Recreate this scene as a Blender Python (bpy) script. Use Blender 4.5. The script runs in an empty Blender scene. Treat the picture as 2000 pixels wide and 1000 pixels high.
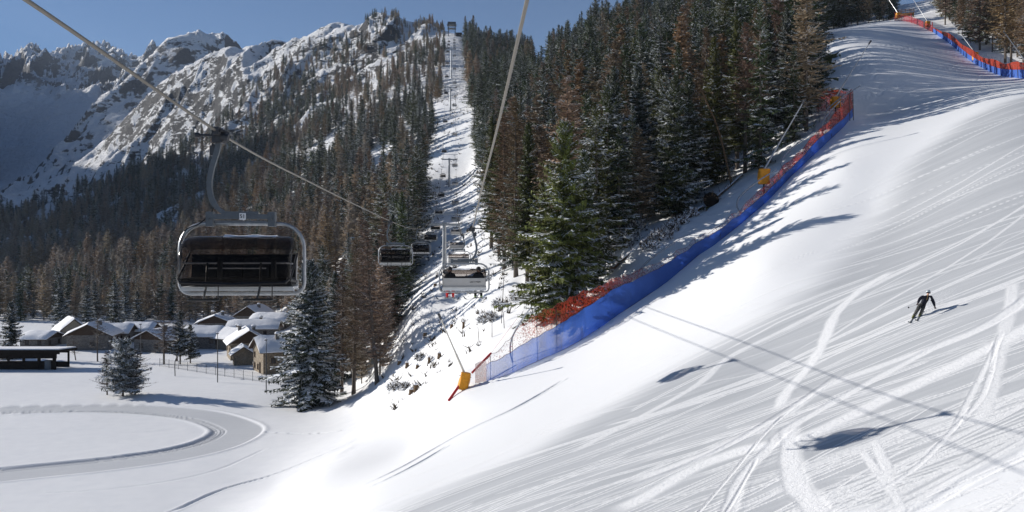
import bpy, bmesh, math, random
import numpy as np
from mathutils import Vector, Matrix
R = math.radians
random.seed(7); rng = np.random.default_rng(7)
scene = bpy.context.scene
col = scene.collection
FPX = 1732.0                                   # focal length in pixels of the 2000 px wide photograph

# ---------------------------------------------------------------- camera
cam_data = bpy.data.cameras.new('camera')
cam_data.sensor_width = 36.0
cam_data.lens = 36.0 * FPX / 2000.0
cam_data.clip_start = 0.5
cam_data.clip_end = 30000.0
cam = bpy.data.objects.new('camera', cam_data)
cam.location = (0, 0, 0)
cam.rotation_euler = (R(90), 0, 0)
col.objects.link(cam)
scene.camera = cam

# ---------------------------------------------------------------- sky, sun, exposure
TO_SUN = Vector((-0.93, 0.36, 0.37)).normalized()
SUN_EL = math.asin(TO_SUN.z)
SUN_AZ = math.atan2(TO_SUN.x, TO_SUN.y)
world = bpy.data.worlds.new('World')
scene.world = world
world.use_nodes = True
wn = world.node_tree.nodes; wl = world.node_tree.links
sky = wn.new('ShaderNodeTexSky')
sky.sky_type = 'NISHITA'
sky.sun_disc = False
sky.sun_elevation = SUN_EL
sky.sun_rotation = SUN_AZ
sky.altitude = 2200
sky.air_density = 1.0
sky.dust_density = 0.0
sky.ozone_density = 5.0
bg = wn['Background']
wl.new(sky.outputs[0], bg.inputs[0])
bg.inputs[1].default_value = 0.062
sun_data = bpy.data.lights.new('sun', 'SUN')
sun_data.energy = 4.8
sun_data.angle = R(0.5)
sun_data.color = (1.0, 0.955, 0.89)
sun = bpy.data.objects.new('sun', sun_data)
sun.rotation_euler = (-TO_SUN).to_track_quat('-Z', 'Y').to_euler()
col.objects.link(sun)
scene.view_settings.view_transform = 'Standard'
scene.view_settings.look = 'None'
scene.view_settings.gamma = 1.0
scene.view_settings.exposure = 0.48
scene.cycles.use_denoising = True
scene.cycles.volume_bounces = 0
scene.cycles.max_bounces = 6
scene.cycles.diffuse_bounces = 3
scene.cycles.transparent_max_bounces = 12
# ---------------------------------------------------------------- small helpers
def tag(o, label=None, cat=None, group=None, kind=None):
    if label: o['label'] = label
    if cat: o['category'] = cat
    if group: o['group'] = group
    if kind: o['kind'] = kind
    return o

def link(o, parent=None):
    col.objects.link(o)
    if parent is not None: o.parent = parent
    return o

def mesh_np(name, verts, faces, mat=None, smooth=False):
    """verts (n,3) array, faces (m,3|4) array -> mesh data"""
    me = bpy.data.meshes.new(name)
    verts = np.asarray(verts, np.float32); faces = np.asarray(faces, np.int32)
    k = faces.shape[1]
    me.vertices.add(len(verts)); me.vertices.foreach_set('co', verts.ravel())
    me.loops.add(faces.size); me.loops.foreach_set('vertex_index', faces.ravel())
    me.polygons.add(len(faces))
    me.polygons.foreach_set('loop_start', np.arange(0, faces.size, k, dtype=np.int32))
    me.polygons.foreach_set('use_smooth', np.full(len(faces), smooth, dtype=bool))
    me.update(calc_edges=True)
    if mat: me.materials.append(mat)
    return me

def attr(me, name, vals):
    vals = np.asarray(vals, np.float32)
    if vals.ndim == 1:
        a = me.attributes.new(name, 'FLOAT', 'POINT'); a.data.foreach_set('value', vals)
    else:
        if vals.shape[1] == 3: vals = np.concatenate([vals, np.ones((len(vals), 1), np.float32)], 1)
        a = me.attributes.new(name, 'FLOAT_COLOR', 'POINT'); a.data.foreach_set('color', vals.ravel())

# value noise ------------------------------------------------------
_tab = np.random.default_rng(3).random((256, 256)).astype(np.float32)
def vnoise(x, y, off=0):
    x = np.asarray(x, float) + off * 17.31; y = np.asarray(y, float) + off * 9.77
    xi = np.floor(x).astype(int); yi = np.floor(y).astype(int)
    fx = x - xi; fy = y - yi
    fx = fx * fx * fx * (fx * (fx * 6 - 15) + 10); fy = fy * fy * fy * (fy * (fy * 6 - 15) + 10)
    a = _tab[xi & 255, yi & 255]; b = _tab[(xi + 1) & 255, yi & 255]
    c = _tab[xi & 255, (yi + 1) & 255]; d = _tab[(xi + 1) & 255, (yi + 1) & 255]
    return (a * (1 - fx) + b * fx) * (1 - fy) + (c * (1 - fx) + d * fx) * fy
def fbm(x, y, oct=4, off=0, gain=0.5, ridged=False):
    s = 0; a = 1; t = 0
    for i in range(oct):
        n = vnoise(x, y, off + i * 3)
        n = (1 - np.abs(2 * n - 1)) if ridged else (2 * n - 1)
        s = s + a * n; t += a; a *= gain; x = x * 2.03; y = y * 2.03
    return s / t

# ---------------------------------------------------------------- the ground: one smooth height function
ZF = -22.0                                     # the valley floor
PA, PB, PC = 0.36, 0.05, -15.0                 # the lower piste is close to this plane
ctrl = []
# the net along the left edge of the piste: how far off it stands, by bearing
NET_U = [500, 600, 700, 800, 880, 1100, 1300, 1400, 1490, 1600, 1665, 1700, 1750, 1820, 1900, 2000, 2200, 2600]
NET_D0 = [60, 75, 88, 90, 81, 79.5, 79.5, 81.5, 86.5, 97, 107, 118, 290, 258, 200, 155, 125, 110]
EDGE_U = NET_U
EDGE_D = [60, 75, 88, 92, 83, 85, 89, 93, 99, 109, 119, 150, 290, 258, 200, 155, 125, 110]
def shift(u, d):
    if not (860 < u < 1720) or d < 60 or d > 320: return d
    a = np.interp(u, NET_U[:12], NET_D0[:12]); b_ = np.interp(u, EDGE_U[:11] + [1720], EDGE_D[:11] + [126])
    return float(d + (b_ - a) * math.exp(-max(0, d - a) / 60))
def C(u, v, d): ctrl.append((u, v, d))
def CZ(u, d, z): ctrl.append((u, 500 - z * FPX / d, d))
# valley floor
for u in (-900, -300, 50, 280, 400):
    for d in (40, 65, 90, 120, 150, 180, 215):
        CZ(u, d, ZF)
for u in (-900, -300, 0, 150, 300, 450): CZ(u, 255, ZF + 0.8)
for d in (120, 150, 180): CZ(560, d, ZF)
CZ(520, 98, ZF + .2); CZ(660, 130, ZF + .4); CZ(600, 110, ZF + .4); CZ(640, 160, ZF + .5); CZ(560, 215, ZF + .8)
CZ(540, 84, ZF + .5); CZ(640, 96, ZF + 1.6); CZ(720, 108, ZF + 2.6); CZ(500, 45, -20.5); CZ(450, 66, ZF + .6); CZ(500, 20, -18)
CZ(720, 140, ZF + 2.0); CZ(690, 180, ZF + 3.0)
# the piste, lower part
for u in (1000, 1250, 1500, 1800, 2100, 2600):
    for v in (1000, 860, 720):
        s = (u - 1000) / FPX
        d = -PC / ((v - 500) / FPX + PA * s + PB)
        if d < 62: C(u, v, d)
    s = (u - 1000) / FPX
    for d in (20,): CZ(u, d, PA * s * d + PB * d + PC)
CZ(800, 20, -16); CZ(800, 40, -15.6); CZ(700, 53, -15.8); CZ(780, 68, -15.9); CZ(830, 80, -16.2); CZ(600, 55, -18.2); CZ(640, 76, -18.6)
C(1790, 617, 51.5)
C(2000, 500, 55); C(2000, 330, 74); C(2000, 215, 92); C(2200, 330, 66); C(2300, 150, 98)
C(1850, 380, 76); C(1700, 405, 82); C(1650, 330, 93); C(1500, 520, 73); C(1300, 680, 66)
# along the net
for u, v, d in ((880, 775, 82), (950, 742, 83), (1100, 672, 85), (1200, 612, 86.5), (1300, 548, 89), (1400, 475, 93), (1490, 395, 99), (1600, 285, 109), (1665, 235, 119)): C(u, v, d)
# upper piste
for u, v, d in ((1700, 232, 125), (1850, 200, 116), (1990, 172, 110), (1990, 160, 142), (1900, 150, 168), (1750, 150, 158), (1680, 110, 190), (1900, 120, 200), (1620, 75, 228),
                (1810, 75, 245), (1750, 42, 285), (1620, 62, 270), (1600, 60, 330), (1750, 36, 330), (1700, 20, 420), (1820, 52, 270), (2000, 130, 185), (2000, 40, 260), (1900, 60, 250),
                (1850, 20, 300), (2200, 60, 200), (2000, -40, 420)): C(u, v, d)
# wood edge behind the net and the hill behind it
for u, v, d in ((1250, 520, 88), (1150, 590, 89), (1050, 640, 90), (1330, 440, 96), (1450, 355, 104), (1560, 245, 118), (1200, 460, 108), (1330, 380, 118), (1480, 285, 128), (1580, 190, 140),
                (1050, 520, 125), (1100, 400, 160), (1200, 330, 165), (1350, 260, 170), (1500, 190, 190), (1580, 120, 215),
                (1020, 330, 270), (1100, 260, 260), (1250, 190, 270), (1400, 140, 260), (1500, 100, 280),
                (1000, 230, 380), (1100, 165, 400), (1250, 95, 400), (1400, 60, 380), (1500, 45, 360),
                (1090, 135, 480), (1200, 75, 500), (1400, 50, 520), (1090, 180, 650), (1250, 130, 700), (1500, 90, 600)): C(u, v, shift(u, d))
# lift corridor
for u, v, d in ((840, 745, 97), (900, 690, 103), (950, 625, 108), (880, 600, 135), (960, 560, 125), (866, 527, 175), (820, 600, 140), (780, 690, 130), (760, 610, 170), (930, 470, 200),
                (850, 440, 260), (910, 420, 270), (877, 384, 360), (840, 380, 350), (920, 330, 400), (880, 290, 430), (881, 216, 510), (850, 215, 520), (910, 190, 540), (885, 152, 660), (850, 150, 680),
                (905, 125, 720), (887, 66, 900), (860, 72, 900), (915, 72, 900), (950, 100, 860), (1000, 115, 800), (1050, 135, 760), (1068, 175, 640), (887, 90, 1100), (1000, 140, 1100)): C(u, v, d)
# left mountainside
for u, v, d in ((620, 600, 260), (500, 620, 300), (350, 618, 310), (200, 612, 330), (60, 605, 340), (0, 560, 470), (100, 558, 480), (-300, 600, 400), (-300, 560, 600),
                (700, 480, 290), (600, 500, 360), (450, 530, 420), (300, 545, 470), (780, 420, 330), (700, 380, 430), (550, 420, 500), (400, 460, 560), (250, 500, 600), (120, 520, 640),
                (780, 300, 480), (680, 290, 560), (550, 320, 650), (420, 380, 720), (300, 420, 760), (150, 450, 800), (0, 480, 800),
                (810, 200, 620), (720, 200, 700), (600, 230, 800), (480, 270, 880), (370, 320, 950), (250, 360, 1000), (130, 410, 1050), (0, 430, 1000),
                (830, 110, 780), (770, 110, 850), (700, 130, 920), (600, 150, 1000), (500, 180, 1060), (400, 220, 1120), (300, 280, 1200),
                (830, 62, 950), (780, 62, 980), (745, 56, 1000), (690, 82, 1060), (640, 82, 1100), (590, 86, 1130), (525, 100, 1200), (470, 105, 1260), (400, 130, 1300), (330, 165, 1330), (255, 222, 1350),
                (830, 110, 1250), (745, 110, 1300), (640, 130, 1400), (525, 140, 1500), (440, 150, 1550), (300, 215, 1550), (230, 270, 1500)): C(u, v, d)
# the shaded peak and the far range
for u, v, d in ((470, 110, 2000), (425, 95, 2000), (400, 72, 2050), (375, 52, 2050), (340, 70, 2000), (290, 120, 1950), (255, 165, 1900), (200, 220, 1800), (140, 290, 1700), (60, 350, 1600), (-40, 400, 1500), (-250, 460, 1400),
                (375, 130, 1800), (300, 200, 1750), (200, 300, 1600), (100, 370, 1480), (-100, 430, 1300),
                (470, 140, 2500), (375, 140, 2600), (290, 200, 2400), (200, 300, 2250), (100, 355, 2150), (0, 385, 2000),
                (150, 262, 2700), (50, 300, 2600), (-80, 330, 2500), (200, 205, 2900), (100, 215, 3000), (0, 235, 3000), (280, 150, 2900),
                (200, 150, 3300), (100, 155, 3350), (30, 150, 3350),
                (-60, 80, 3800), (0, 80, 3800), (30, 74, 3800), (60, 86, 3800), (105, 110, 3850), (140, 100, 3800), (190, 96, 3750), (240, 88, 3700), (285, 84, 3600), (330, 90, 3600), (430, 100, 3600), (600, 130, 3600),
                (-60, 130, 4600), (60, 130, 4600), (240, 130, 4600), (450, 150, 4600), (800, 160, 3000), (1000, 180, 3000), (1200, 190, 2500), (1600, 170, 2000), (2200, 150, 1500), (1300, 180, 1200), (1800, 120, 900), (2500, 100, 700)): C(u, v, d)
# out of the frame
for th in (-85, -65):
    for d in (30, 120, 300): ctrl.append((('p', R(th), d, ZF),))
# the mountain left of the valley, outside the frame: shaped to shade the lower left hillside, with an unseen far ridge added to shade the far range
for th, r, z in ((-50, 1300, 295), (-46.5, 1520, 420), (-44, 1850, 470), (-56, 1200, 120), (-63, 900, 20), (-75, 900, 40), (-44, 1250, 70), (-39, 1500, 110), (-50, 2400, 500), (-39, 2400, 420), (-37.5, 3000, 780), (-37, 3500, 920), (-36, 4100, 990), (-35.5, 4700, 1040), (-44, 3500, 900), (-44, 4700, 1100), (-34, 2900, 560), (-60, 400, -18), (-45, 700, 0)):
    ctrl.append((('p', R(th), r, z),))
for th in (60, 85):
    for r, z in ((20, -8), (60, 14), (150, 70), (400, 150), (900, 220)): ctrl.append((('p', R(th), r, z),))
SC = 0.42                                      # weight of ln r against theta
pts = []; ws = []
for c in ctrl:
    if len(c) == 1:
        _, th, r, z = c[0]
    else:
        u, v, d = c
        th = math.atan((u - 1000) / FPX); r = d / math.cos(th); z = (500 - v) / FPX * d
    pts.append((th, SC * math.log(r))); ws.append((z - ZF) / r)
pts = np.array(pts); ws = np.array(ws)
def _K(d2): return 0.5 * d2 * np.log(d2 + 1e-12)
NPT = len(pts)
A = np.zeros((NPT + 3, NPT + 3))
d2 = ((pts[:, None] - pts[None]) ** 2).sum(2)
A[:NPT, :NPT] = _K(d2) + np.eye(NPT) * 2e-4
A[:NPT, NPT] = 1; A[:NPT, NPT + 1:] = pts; A[NPT, :NPT] = 1; A[NPT + 1:, :NPT] = pts.T
sol = np.linalg.solve(A, np.concatenate([ws, [0, 0, 0]]))
def H0(x, y):
    """height of the smooth ground"""
    x = np.atleast_1d(np.asarray(x, float)); y = np.atleast_1d(np.asarray(y, float))
    shp = x.shape; x = x.ravel(); y = y.ravel()
    out = np.empty(len(x))
    for i in range(0, len(x), 20000):
        xx = x[i:i + 20000]; yy = y[i:i + 20000]
        th = np.arctan2(xx, yy); r = np.maximum(np.hypot(xx, yy), 12.0)
        q = np.stack([th, SC * np.log(r)], 1)
        dd = (q[:, None, 0] - pts[None, :, 0]) ** 2 + (q[:, None, 1] - pts[None, :, 1]) ** 2
        out[i:i + 20000] = ZF + r * (_K(dd) @ sol[:NPT] + sol[NPT] + q @ sol[NPT + 1:])
    return out.reshape(shp)
_gd = np.geomspace(14, 1500, 1600)
def ground(u, v):
    """the point of the smooth ground a line of sight meets"""
    x = (u - 1000) / FPX * _gd; z = (500 - v) / FPX * _gd
    h = H0(x, _gd)
    k = int(np.argmax(z <= h))
    if k == 0: return None
    f0 = z[k - 1] - h[k - 1]; f1 = z[k] - h[k]
    d = _gd[k - 1] + (_gd[k] - _gd[k - 1]) * f0 / (f0 - f1)
    return Vector(((u - 1000) / FPX * d, d, (500 - v) / FPX * d))
def at(u, v, d): return Vector(((u - 1000) / FPX * d, d, (500 - v) / FPX * d))
def h1(x, y): return float(H0(x, y)[0])
def pix(p): return (1000 + FPX * p[0] / p[1], 500 - FPX * p[2] / p[1])
def in_poly(px, py, poly):
    px = np.asarray(px); py = np.asarray(py); r = np.zeros(px.shape, bool)
    m = len(poly)
    for i in range(m):
        x0, y0 = poly[i]; x1, y1 = poly[(i + 1) % m]
        if y0 == y1: continue
        c = ((y0 > py) != (y1 > py)) & (px < (x1 - x0) * (py - y0) / (y1 - y0) + x0)
        r ^= c
    return r
# ---------------------------------------------------------------- detail on the ground
def sstep(x, a, b):
    t = np.clip((x - a) / (b - a), 0, 1); return t * t * (3 - 2 * t)
OFF_U = [500, 600, 700, 800, 880, 1100, 1300, 1400, 1490, 1590, 1606, 1750, 1820, 1900, 2000, 2200, 2600]
OFF_D = [60, 75, 88, 92, 83, 85, 89, 93, 99, 108, 330, 290, 258, 200, 155, 125, 110]
def off_piste(u, d): return sstep(np.log(d) - np.log(np.interp(u, OFF_U, OFF_D)), 0.0, 0.05)
def detail(x, y, h):
    th = np.arctan2(x, y); r = np.hypot(x, y)
    front = y > 5
    yy = np.where(front, y, 5.0)
    u = 1000 + FPX * x / yy; v = 500 - FPX * h / yy
    rise = h - ZF
    off = off_piste(u, yy) * sstep(rise, 1.5, 4.0) * front
    out = off * (0.35 * fbm(x / 5, y / 5, 3, 1) + 0.55 * fbm(x / 17, y / 17, 2, 2)) * sstep(r, 60, 90) * (1 - sstep(r, 350, 600) * .4)
    # soft ripples of wind and grooming
    out += 0.03 * fbm(x / 7, y / 7, 2, 4) * (1 - off) + 0.006 * fbm(x / 1.7, y / 1.7, 2, 5) * (1 - off) * (r < 120)
    out += 0.25 * fbm(x / 45, y / 45, 2, 6) * (1 - off) * sstep(r, 80, 130)
    # crags: strong on the upper mountainside and on the far range
    left = 1 - sstep(th, -0.13, -0.06)
    crag = left * sstep(r, 560, 900)
    m = crag > 0.001
    if m.any():
        xm = x[m]; ym = y[m]; rm = r[m]; um = u[m]; vm = v[m]
        wx = xm + 60 * fbm(xm / 180, ym / 180, 3, 11); wy = ym + 60 * fbm(xm / 180, ym / 180, 3, 12)
        # gullies run down the slope: stretch the noise along the view depth
        a1 = fbm(wx / 95, wy / 210, 5, 13, 0.55, True) - 0.55
        near = (1 - sstep(rm, 1350, 1600))
        far = sstep(rm, 1450, 1700)
        o = crag[m] * near * a1 * 58 * sstep(rm, 600, 1000)
        f1 = np.interp(rm, [2300, 2800], [-.06, -.24]) + fbm((xm + 1.2 * fbm(xm / 300, ym / 300, 3, 21) * 120) / 230, ym / 420, 6, 22, 0.58, True) - 0.55
        bowl = 1 - (1 - sstep(np.abs(um - 110), 90, 190)) * sstep(vm, 150, 200) * sstep(rm, 2100, 2300)
        o += far * f1 * np.interp(rm, [1700, 2200, 2600, 4000], [.056, .056, .078, .084]) * rm * (0.12 + 0.88 * bowl)
        out[m] += o
    return out
def H(x, y):
    x = np.atleast_1d(np.asarray(x, float)); y = np.atleast_1d(np.asarray(y, float))
    h = H0(x, y)
    return h + detail(x, y, h)
def hz(x, y): return float(H(x, y)[0])

def seg_dist(px, py, poly):
    """distance to a polyline, and how far along it (0..1)"""
    best = np.full(px.shape, 1e9); tt = np.zeros(px.shape)
    P = np.array(poly); L = np.concatenate([[0], np.cumsum(np.hypot(*np.diff(P, axis=0).T))])
    for i in range(len(P) - 1):
        ax, ay = P[i]; bx, by = P[i + 1]
        dx, dy = bx - ax, by - ay
        t = np.clip(((px - ax) * dx + (py - ay) * dy) / (dx * dx + dy * dy + 1e-9), 0, 1)
        d = np.hypot(px - ax - t * dx, py - ay - t * dy)
        k = d < best
        best = np.where(k, d, best); tt = np.where(k, (L[i] + t * (L[i + 1] - L[i])) / L[-1], tt)
    return best, tt
def smooth_line(poly, n=6):
    """Catmull-Rom through the points"""
    P = [np.array(p, float) for p in poly]; P = [2 * P[0] - P[1]] + P + [2 * P[-1] - P[-2]]
    out = []
    for i in range(1, len(P) - 2):
        for k in range(n):
            t = k / n
            out.append(0.5 * (2 * P[i] + (P[i + 1] - P[i - 1]) * t + (2 * P[i - 1] - 5 * P[i] + 4 * P[i + 1] - P[i + 2]) * t * t + (3 * P[i] - P[i - 1] - 3 * P[i + 1] + P[i + 2]) * t ** 3))
    out.append(P[-2]); return out

def flat_pt(u, v):
    d = -ZF * FPX / (v - 500); return ((u - 1000) / FPX * d, d)
LOOP = smooth_line([flat_pt(u, v) for u, v in ((-260, 803), (-100, 803), (60, 801), (200, 800), (310, 804), (400, 814), (452, 830), (462, 845), (420, 868), (330, 890), (200, 908), (60, 922), (-60, 934), (-260, 955))], 6)

TRACKS = []     # (points in the ground plane, half width, strength of the loosened snow, depth of the rut)
def crop(*pp): return [(1220 + a * .46, 540 + b * .46) for a, b in pp]
def track(pp, w, s, rut=0.0, n=6):
    g = [ground(u, v) for u, v in pp]
    g = [(p.x, p.y) for p in g if p is not None and p.y < 400]
    if len(g) > 1: TRACKS.append((smooth_line(g, n) if len(g) > 2 else g, w, s, rut))
track(crop((-60, 1010), (150, 900), (300, 810), (480, 745), (760, 680), (1000, 570), (1300, 430), (1500, 330), (1696, 230), (1800, 170)), .55, .95)
track(crop((0, 880), (350, 750), (660, 600), (850, 470), (1100, 375), (1500, 230), (1800, 60)), .34, .8)
track(crop((430, 1030), (500, 850), (620, 720), (700, 640), (1000, 470), (1300, 310), (1550, 200), (1800, 20)), .3, .85, .03)
track(crop((-250, 760), (280, 480), (450, 340), (750, 190), (1050, 40), (1300, -80)), .28, .7)
track(crop((655, 570), (690, 490), (800, 360), (850, 270), (900, 160), (1000, 60), (1150, -30)), .34, .95)
track(crop((700, 640), (702, 760), (730, 880), (840, 1020)), .42, 1.0, .02)
track(crop((1010, 740), (1060, 810), (1150, 930), (1190, 1020)), .16, .9)
track(crop((1060, 690), (1120, 830), (1140, 930)), .2, .9)
track(crop((1000, 1030), (1100, 960), (1400, 800), (1700, 640)), .2, .7)
track(crop((700, 1000), (1100, 830), (1500, 640), (1800, 500)), .16, .8)
track(crop((1500, 640), (1560, 480), (1600, 300), (1640, 120), (1650, 20)), .3, .75)
track(crop((1400, 640), (1500, 450), (1560, 330), (1600, 240)), .12, .85, .02)
track(crop((850, 1010), (1200, 840), (1420, 620), (1510, 520), (1550, 420), (1580, 280)), .1, .9, .02)
track(crop((-100, 640), (200, 560), (420, 480), (800, 330), (1010, 250), (1250, 150), (1700, 20)), .14, .75)
track(crop((300, 1020), (420, 880), (640, 620), (800, 500)), .08, .95, .03)
track(crop((420, 1020), (530, 830), (560, 770)), .08, .95, .03)
for pp, w in ((((330, 1002), (470, 945), (680, 868), (800, 812), (950, 748), (1130, 680), (1260, 600)), .10), (((585, 1000), (740, 935), (860, 870), (1000, 800), (1100, 742)), .08),
              (((600, 1006), (750, 940), (870, 874)), .08), (((1100, 1000), (1400, 880), (1640, 730)), .09), (((1640, 1040), (1790, 1000), (1890, 940), (2010, 880)), .12)):
    track(pp, w * 2.2, .3, .10 if pp[0][0] < 700 else .035)
rt = random.Random(5)
for pp in (((20, 756), (150, 748), (300, 742)), ((-40, 842), (120, 838), (250, 846), (360, 838)), ((60, 965), (220, 955), (400, 925), (520, 880))):
    TRACKS.append((smooth_line([flat_pt(*q) for q in pp], 6), .22, .15, .03))
for i in range(90):                             # ski lines on the groomed part
    u0 = rt.uniform(750, 2150); v0 = rt.uniform(620, 1080); g = ground(u0, min(v0, 1040))
    if g is None or g.y > 75: continue
    L = rt.uniform(5, 26); k = rt.gauss(0.0, .16); amp = rt.uniform(0, .7); wl_ = rt.uniform(9, 22); ph = rt.uniform(0, 6.3); off = rt.choice((0, .22, .3))
    for o in ((0, off) if off and rt.random() < .7 else (0,)):
        line = [(g.x + s * L, g.y + o + k * s * L + amp * math.sin(ph + s * L * 6.28 / wl_)) for s in np.linspace(-.5, .5, 10)]
        TRACKS.append((line, rt.uniform(.03, .075), rt.uniform(.35, .95), 0))
for i in range(48):                             # long straight runs down the fall line
    u0 = rt.uniform(700, 2200); v0 = rt.uniform(560, 1100); g = ground(u0, min(v0, 1045))
    if g is None or g.y > 90: continue
    L = rt.uniform(18, 50); k = rt.gauss(.03, .19); bend = rt.gauss(0, 1.2); w0 = rt.choice((.035, .05, .07, .13)); sA = rt.uniform(.3, .9)
    for o in (0, rt.choice((.25, .4))):
        TRACKS.append(([(g.x + s * L, g.y + o + k * s * L + bend * s * s * 4) for s in np.linspace(-.5, .5, 10)], w0, sA, 0))
for i in range(40):                             # the same further up the slope
    u0 = rt.uniform(1650, 2100); v0 = rt.uniform(190, 560); g = ground(u0, v0)
    if g is None or g.y > 110: continue
    L = rt.uniform(14, 45); k = rt.gauss(0.08, .25); ph = rt.uniform(0, 6.3); amp = rt.uniform(0, 1.5)
    TRACKS.append(([(g.x + s * L, g.y + k * s * L + amp * math.sin(ph + s * 7)) for s in np.linspace(-.5, .5, 9)], rt.uniform(.06, .14), rt.uniform(.3, .8), 0))
for i in range(26):
    u0 = rt.uniform(1620, 1960); v0 = rt.uniform(70, 165); g = ground(u0, v0)
    if g is None or g.y > 300: continue
    L = rt.uniform(20, 60); k = rt.uniform(.2, 1.6); ph = rt.uniform(0, 6.3); amp = rt.uniform(.5, 3)
    TRACKS.append(([(g.x + s * L, g.y + k * s * L + amp * math.sin(ph + s * 12)) for s in np.linspace(-.5, .5, 13)], rt.uniform(.12, .3), rt.uniform(-.55, .8), .05))

# ---------------------------------------------------------------- snow, rock
def nodes_mat(name):
    m = bpy.data.materials.new(name); m.use_nodes = True
    nt = m.node_tree; b = nt.nodes['Principled BSDF']
    return m, nt, b
def N(nt, typ, **kw):
    n = nt.nodes.new(typ)
    for k, v in kw.items(): setattr(n, k, v)
    return n
def ramp(nt, src, a, b, c0=(0, 0, 0, 1), c1=(1, 1, 1, 1)):
    r = N(nt, 'ShaderNodeValToRGB'); e = r.color_ramp.elements
    e[0].position = a; e[1].position = b; e[0].color = c0; e[1].color = c1
    nt.links.new(src, r.inputs[0]); return r.outputs[0]
def noise(nt, scale, detail=4, rough=.55, vec=None, dist=0):
    n = N(nt, 'ShaderNodeTexNoise'); n.inputs['Scale'].default_value = scale; n.inputs['Detail'].default_value = detail
    n.inputs['Roughness'].default_value = rough; n.inputs['Distortion'].default_value = dist
    if vec is not None: nt.links.new(vec, n.inputs['Vector'])
    return n.outputs[0]
def mathn(nt, op, a, b=None, c=None, clamp=False):
    n = N(nt, 'ShaderNodeMath', operation=op); n.use_clamp = clamp
    for i, q in enumerate((a, b, c)):
        if q is None: continue
        if isinstance(q, (int, float)): n.inputs[i].default_value = q
        else: nt.links.new(q, n.inputs[i])
    return n.outputs[0]
def mixc(nt, f, a, b):
    n = N(nt, 'ShaderNodeMix', data_type='RGBA')
    for i, q in ((0, f), (6, a), (7, b)):
        if isinstance(q, (int, float)): n.inputs[i].default_value = q
        elif isinstance(q, tuple): n.inputs[i].default_value = (*q[:3], 1)
        else: nt.links.new(q, n.inputs[i])
    return n.outputs[2]
def mapping(nt, scale, rot=(0, 0, 0), coord='Object'):
    tc = N(nt, 'ShaderNodeTexCoord'); mp = N(nt, 'ShaderNodeMapping')
    mp.inputs['Scale'].default_value = scale; mp.inputs['Rotation'].default_value = rot
    nt.links.new(tc.outputs[coord], mp.inputs[0]); return mp.outputs[0]
def getattr_node(nt, name, out='Fac'):
    a = N(nt, 'ShaderNodeAttribute'); a.attribute_name = name; return a.outputs[out]

snow_mat, nt, b = nodes_mat('snow')
co = mapping(nt, (1, 1, 1))
powd = getattr_node(nt, 'powder'); groom = getattr_node(nt, 'groomed')
fine = noise(nt, 9.0, 5, .6, co); mid_ = noise(nt, .6, 4, .5, co)
crumb = noise(nt, 5.0, 6, .72, co, .4)
strk = noise(nt, 1.0, 4, .6, mapping(nt, (.10, 2.6, .3)))
white = mixc(nt, ramp(nt, mid_, .3, .7), (.84, .845, .855), (.92, .92, .92))
pi = getattr_node(nt, 'packed')
white = mixc(nt, pi, white, (.80, .805, .81))
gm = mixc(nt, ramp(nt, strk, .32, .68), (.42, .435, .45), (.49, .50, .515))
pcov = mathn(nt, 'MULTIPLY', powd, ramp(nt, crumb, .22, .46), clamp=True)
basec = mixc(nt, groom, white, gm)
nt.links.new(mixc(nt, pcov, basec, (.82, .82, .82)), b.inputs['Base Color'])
b.inputs['Roughness'].default_value = .62
b.inputs['Specular IOR Level'].default_value = .25
cs = mathn(nt, 'ADD', mathn(nt, 'MULTIPLY', crumb, mathn(nt, 'ADD', mathn(nt, 'MULTIPLY', powd, .06), .006)), mathn(nt, 'MULTIPLY', fine, .010))
cs = mathn(nt, 'ADD', cs, mathn(nt, 'MULTIPLY', mathn(nt, 'MULTIPLY', strk, groom), .015))
bp = N(nt, 'ShaderNodeBump'); bp.inputs['Strength'].default_value = .8; bp.inputs['Distance'].default_value = 1.0
nt.links.new(cs, bp.inputs['Height']); nt.links.new(bp.outputs[0], b.inputs['Normal'])

def rock_mat(name, s, rock_a, rock_b, bumpd, thr=.12, an=(1, 1, 1)):
    m, nt, b = nodes_mat(name)
    co = mapping(nt, an, (0, R(28), 0))
    geo = N(nt, 'ShaderNodeNewGeometry'); sx = N(nt, 'ShaderNodeSeparateXYZ'); nt.links.new(geo.outputs['Normal'], sx.inputs[0])
    n1 = noise(nt, .011 * s, 7, .68, co, .6); n2 = noise(nt, .06 * s, 5, .65, co)
    rk = getattr_node(nt, 'rock')
    # steep and broken ground is bare, the rest keeps its snow
    st = mathn(nt, 'ADD', mathn(nt, 'MULTIPLY', mathn(nt, 'SUBTRACT', .80, sx.outputs[2]), 1.25), mathn(nt, 'MULTIPLY', mathn(nt, 'SUBTRACT', n1, .5), 1.7))
    st = mathn(nt, 'ADD', st, mathn(nt, 'MULTIPLY', mathn(nt, 'SUBTRACT', n2, .5), .9))
    msk = mathn(nt, 'MULTIPLY', ramp(nt, st, thr, thr + .09), rk, clamp=True)
    rc = mixc(nt, n2, rock_a, rock_b)
    sn = mixc(nt, ramp(nt, n1, .3, .7), (.84, .85, .87), (.91, .91, .91))
    nt.links.new(mixc(nt, msk, sn, rc), b.inputs['Base Color'])
    b.inputs['Roughness'].default_value = .8; b.inputs['Specular IOR Level'].default_value = .15
    bp = N(nt, 'ShaderNodeBump'); bp.inputs['Strength'].default_value = .9; bp.inputs['Distance'].default_value = bumpd
    nt.links.new(mathn(nt, 'ADD', n2, mathn(nt, 'MULTIPLY', n1, 2.0)), bp.inputs['Height']); nt.links.new(bp.outputs[0], b.inputs['Normal'])
    return m
hill_mat = rock_mat('snowy_rock', 4.2, (.030, .031, .034), (.085, .084, .086), 5.0, .15, (1.0, .45, 1.9))
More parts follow.
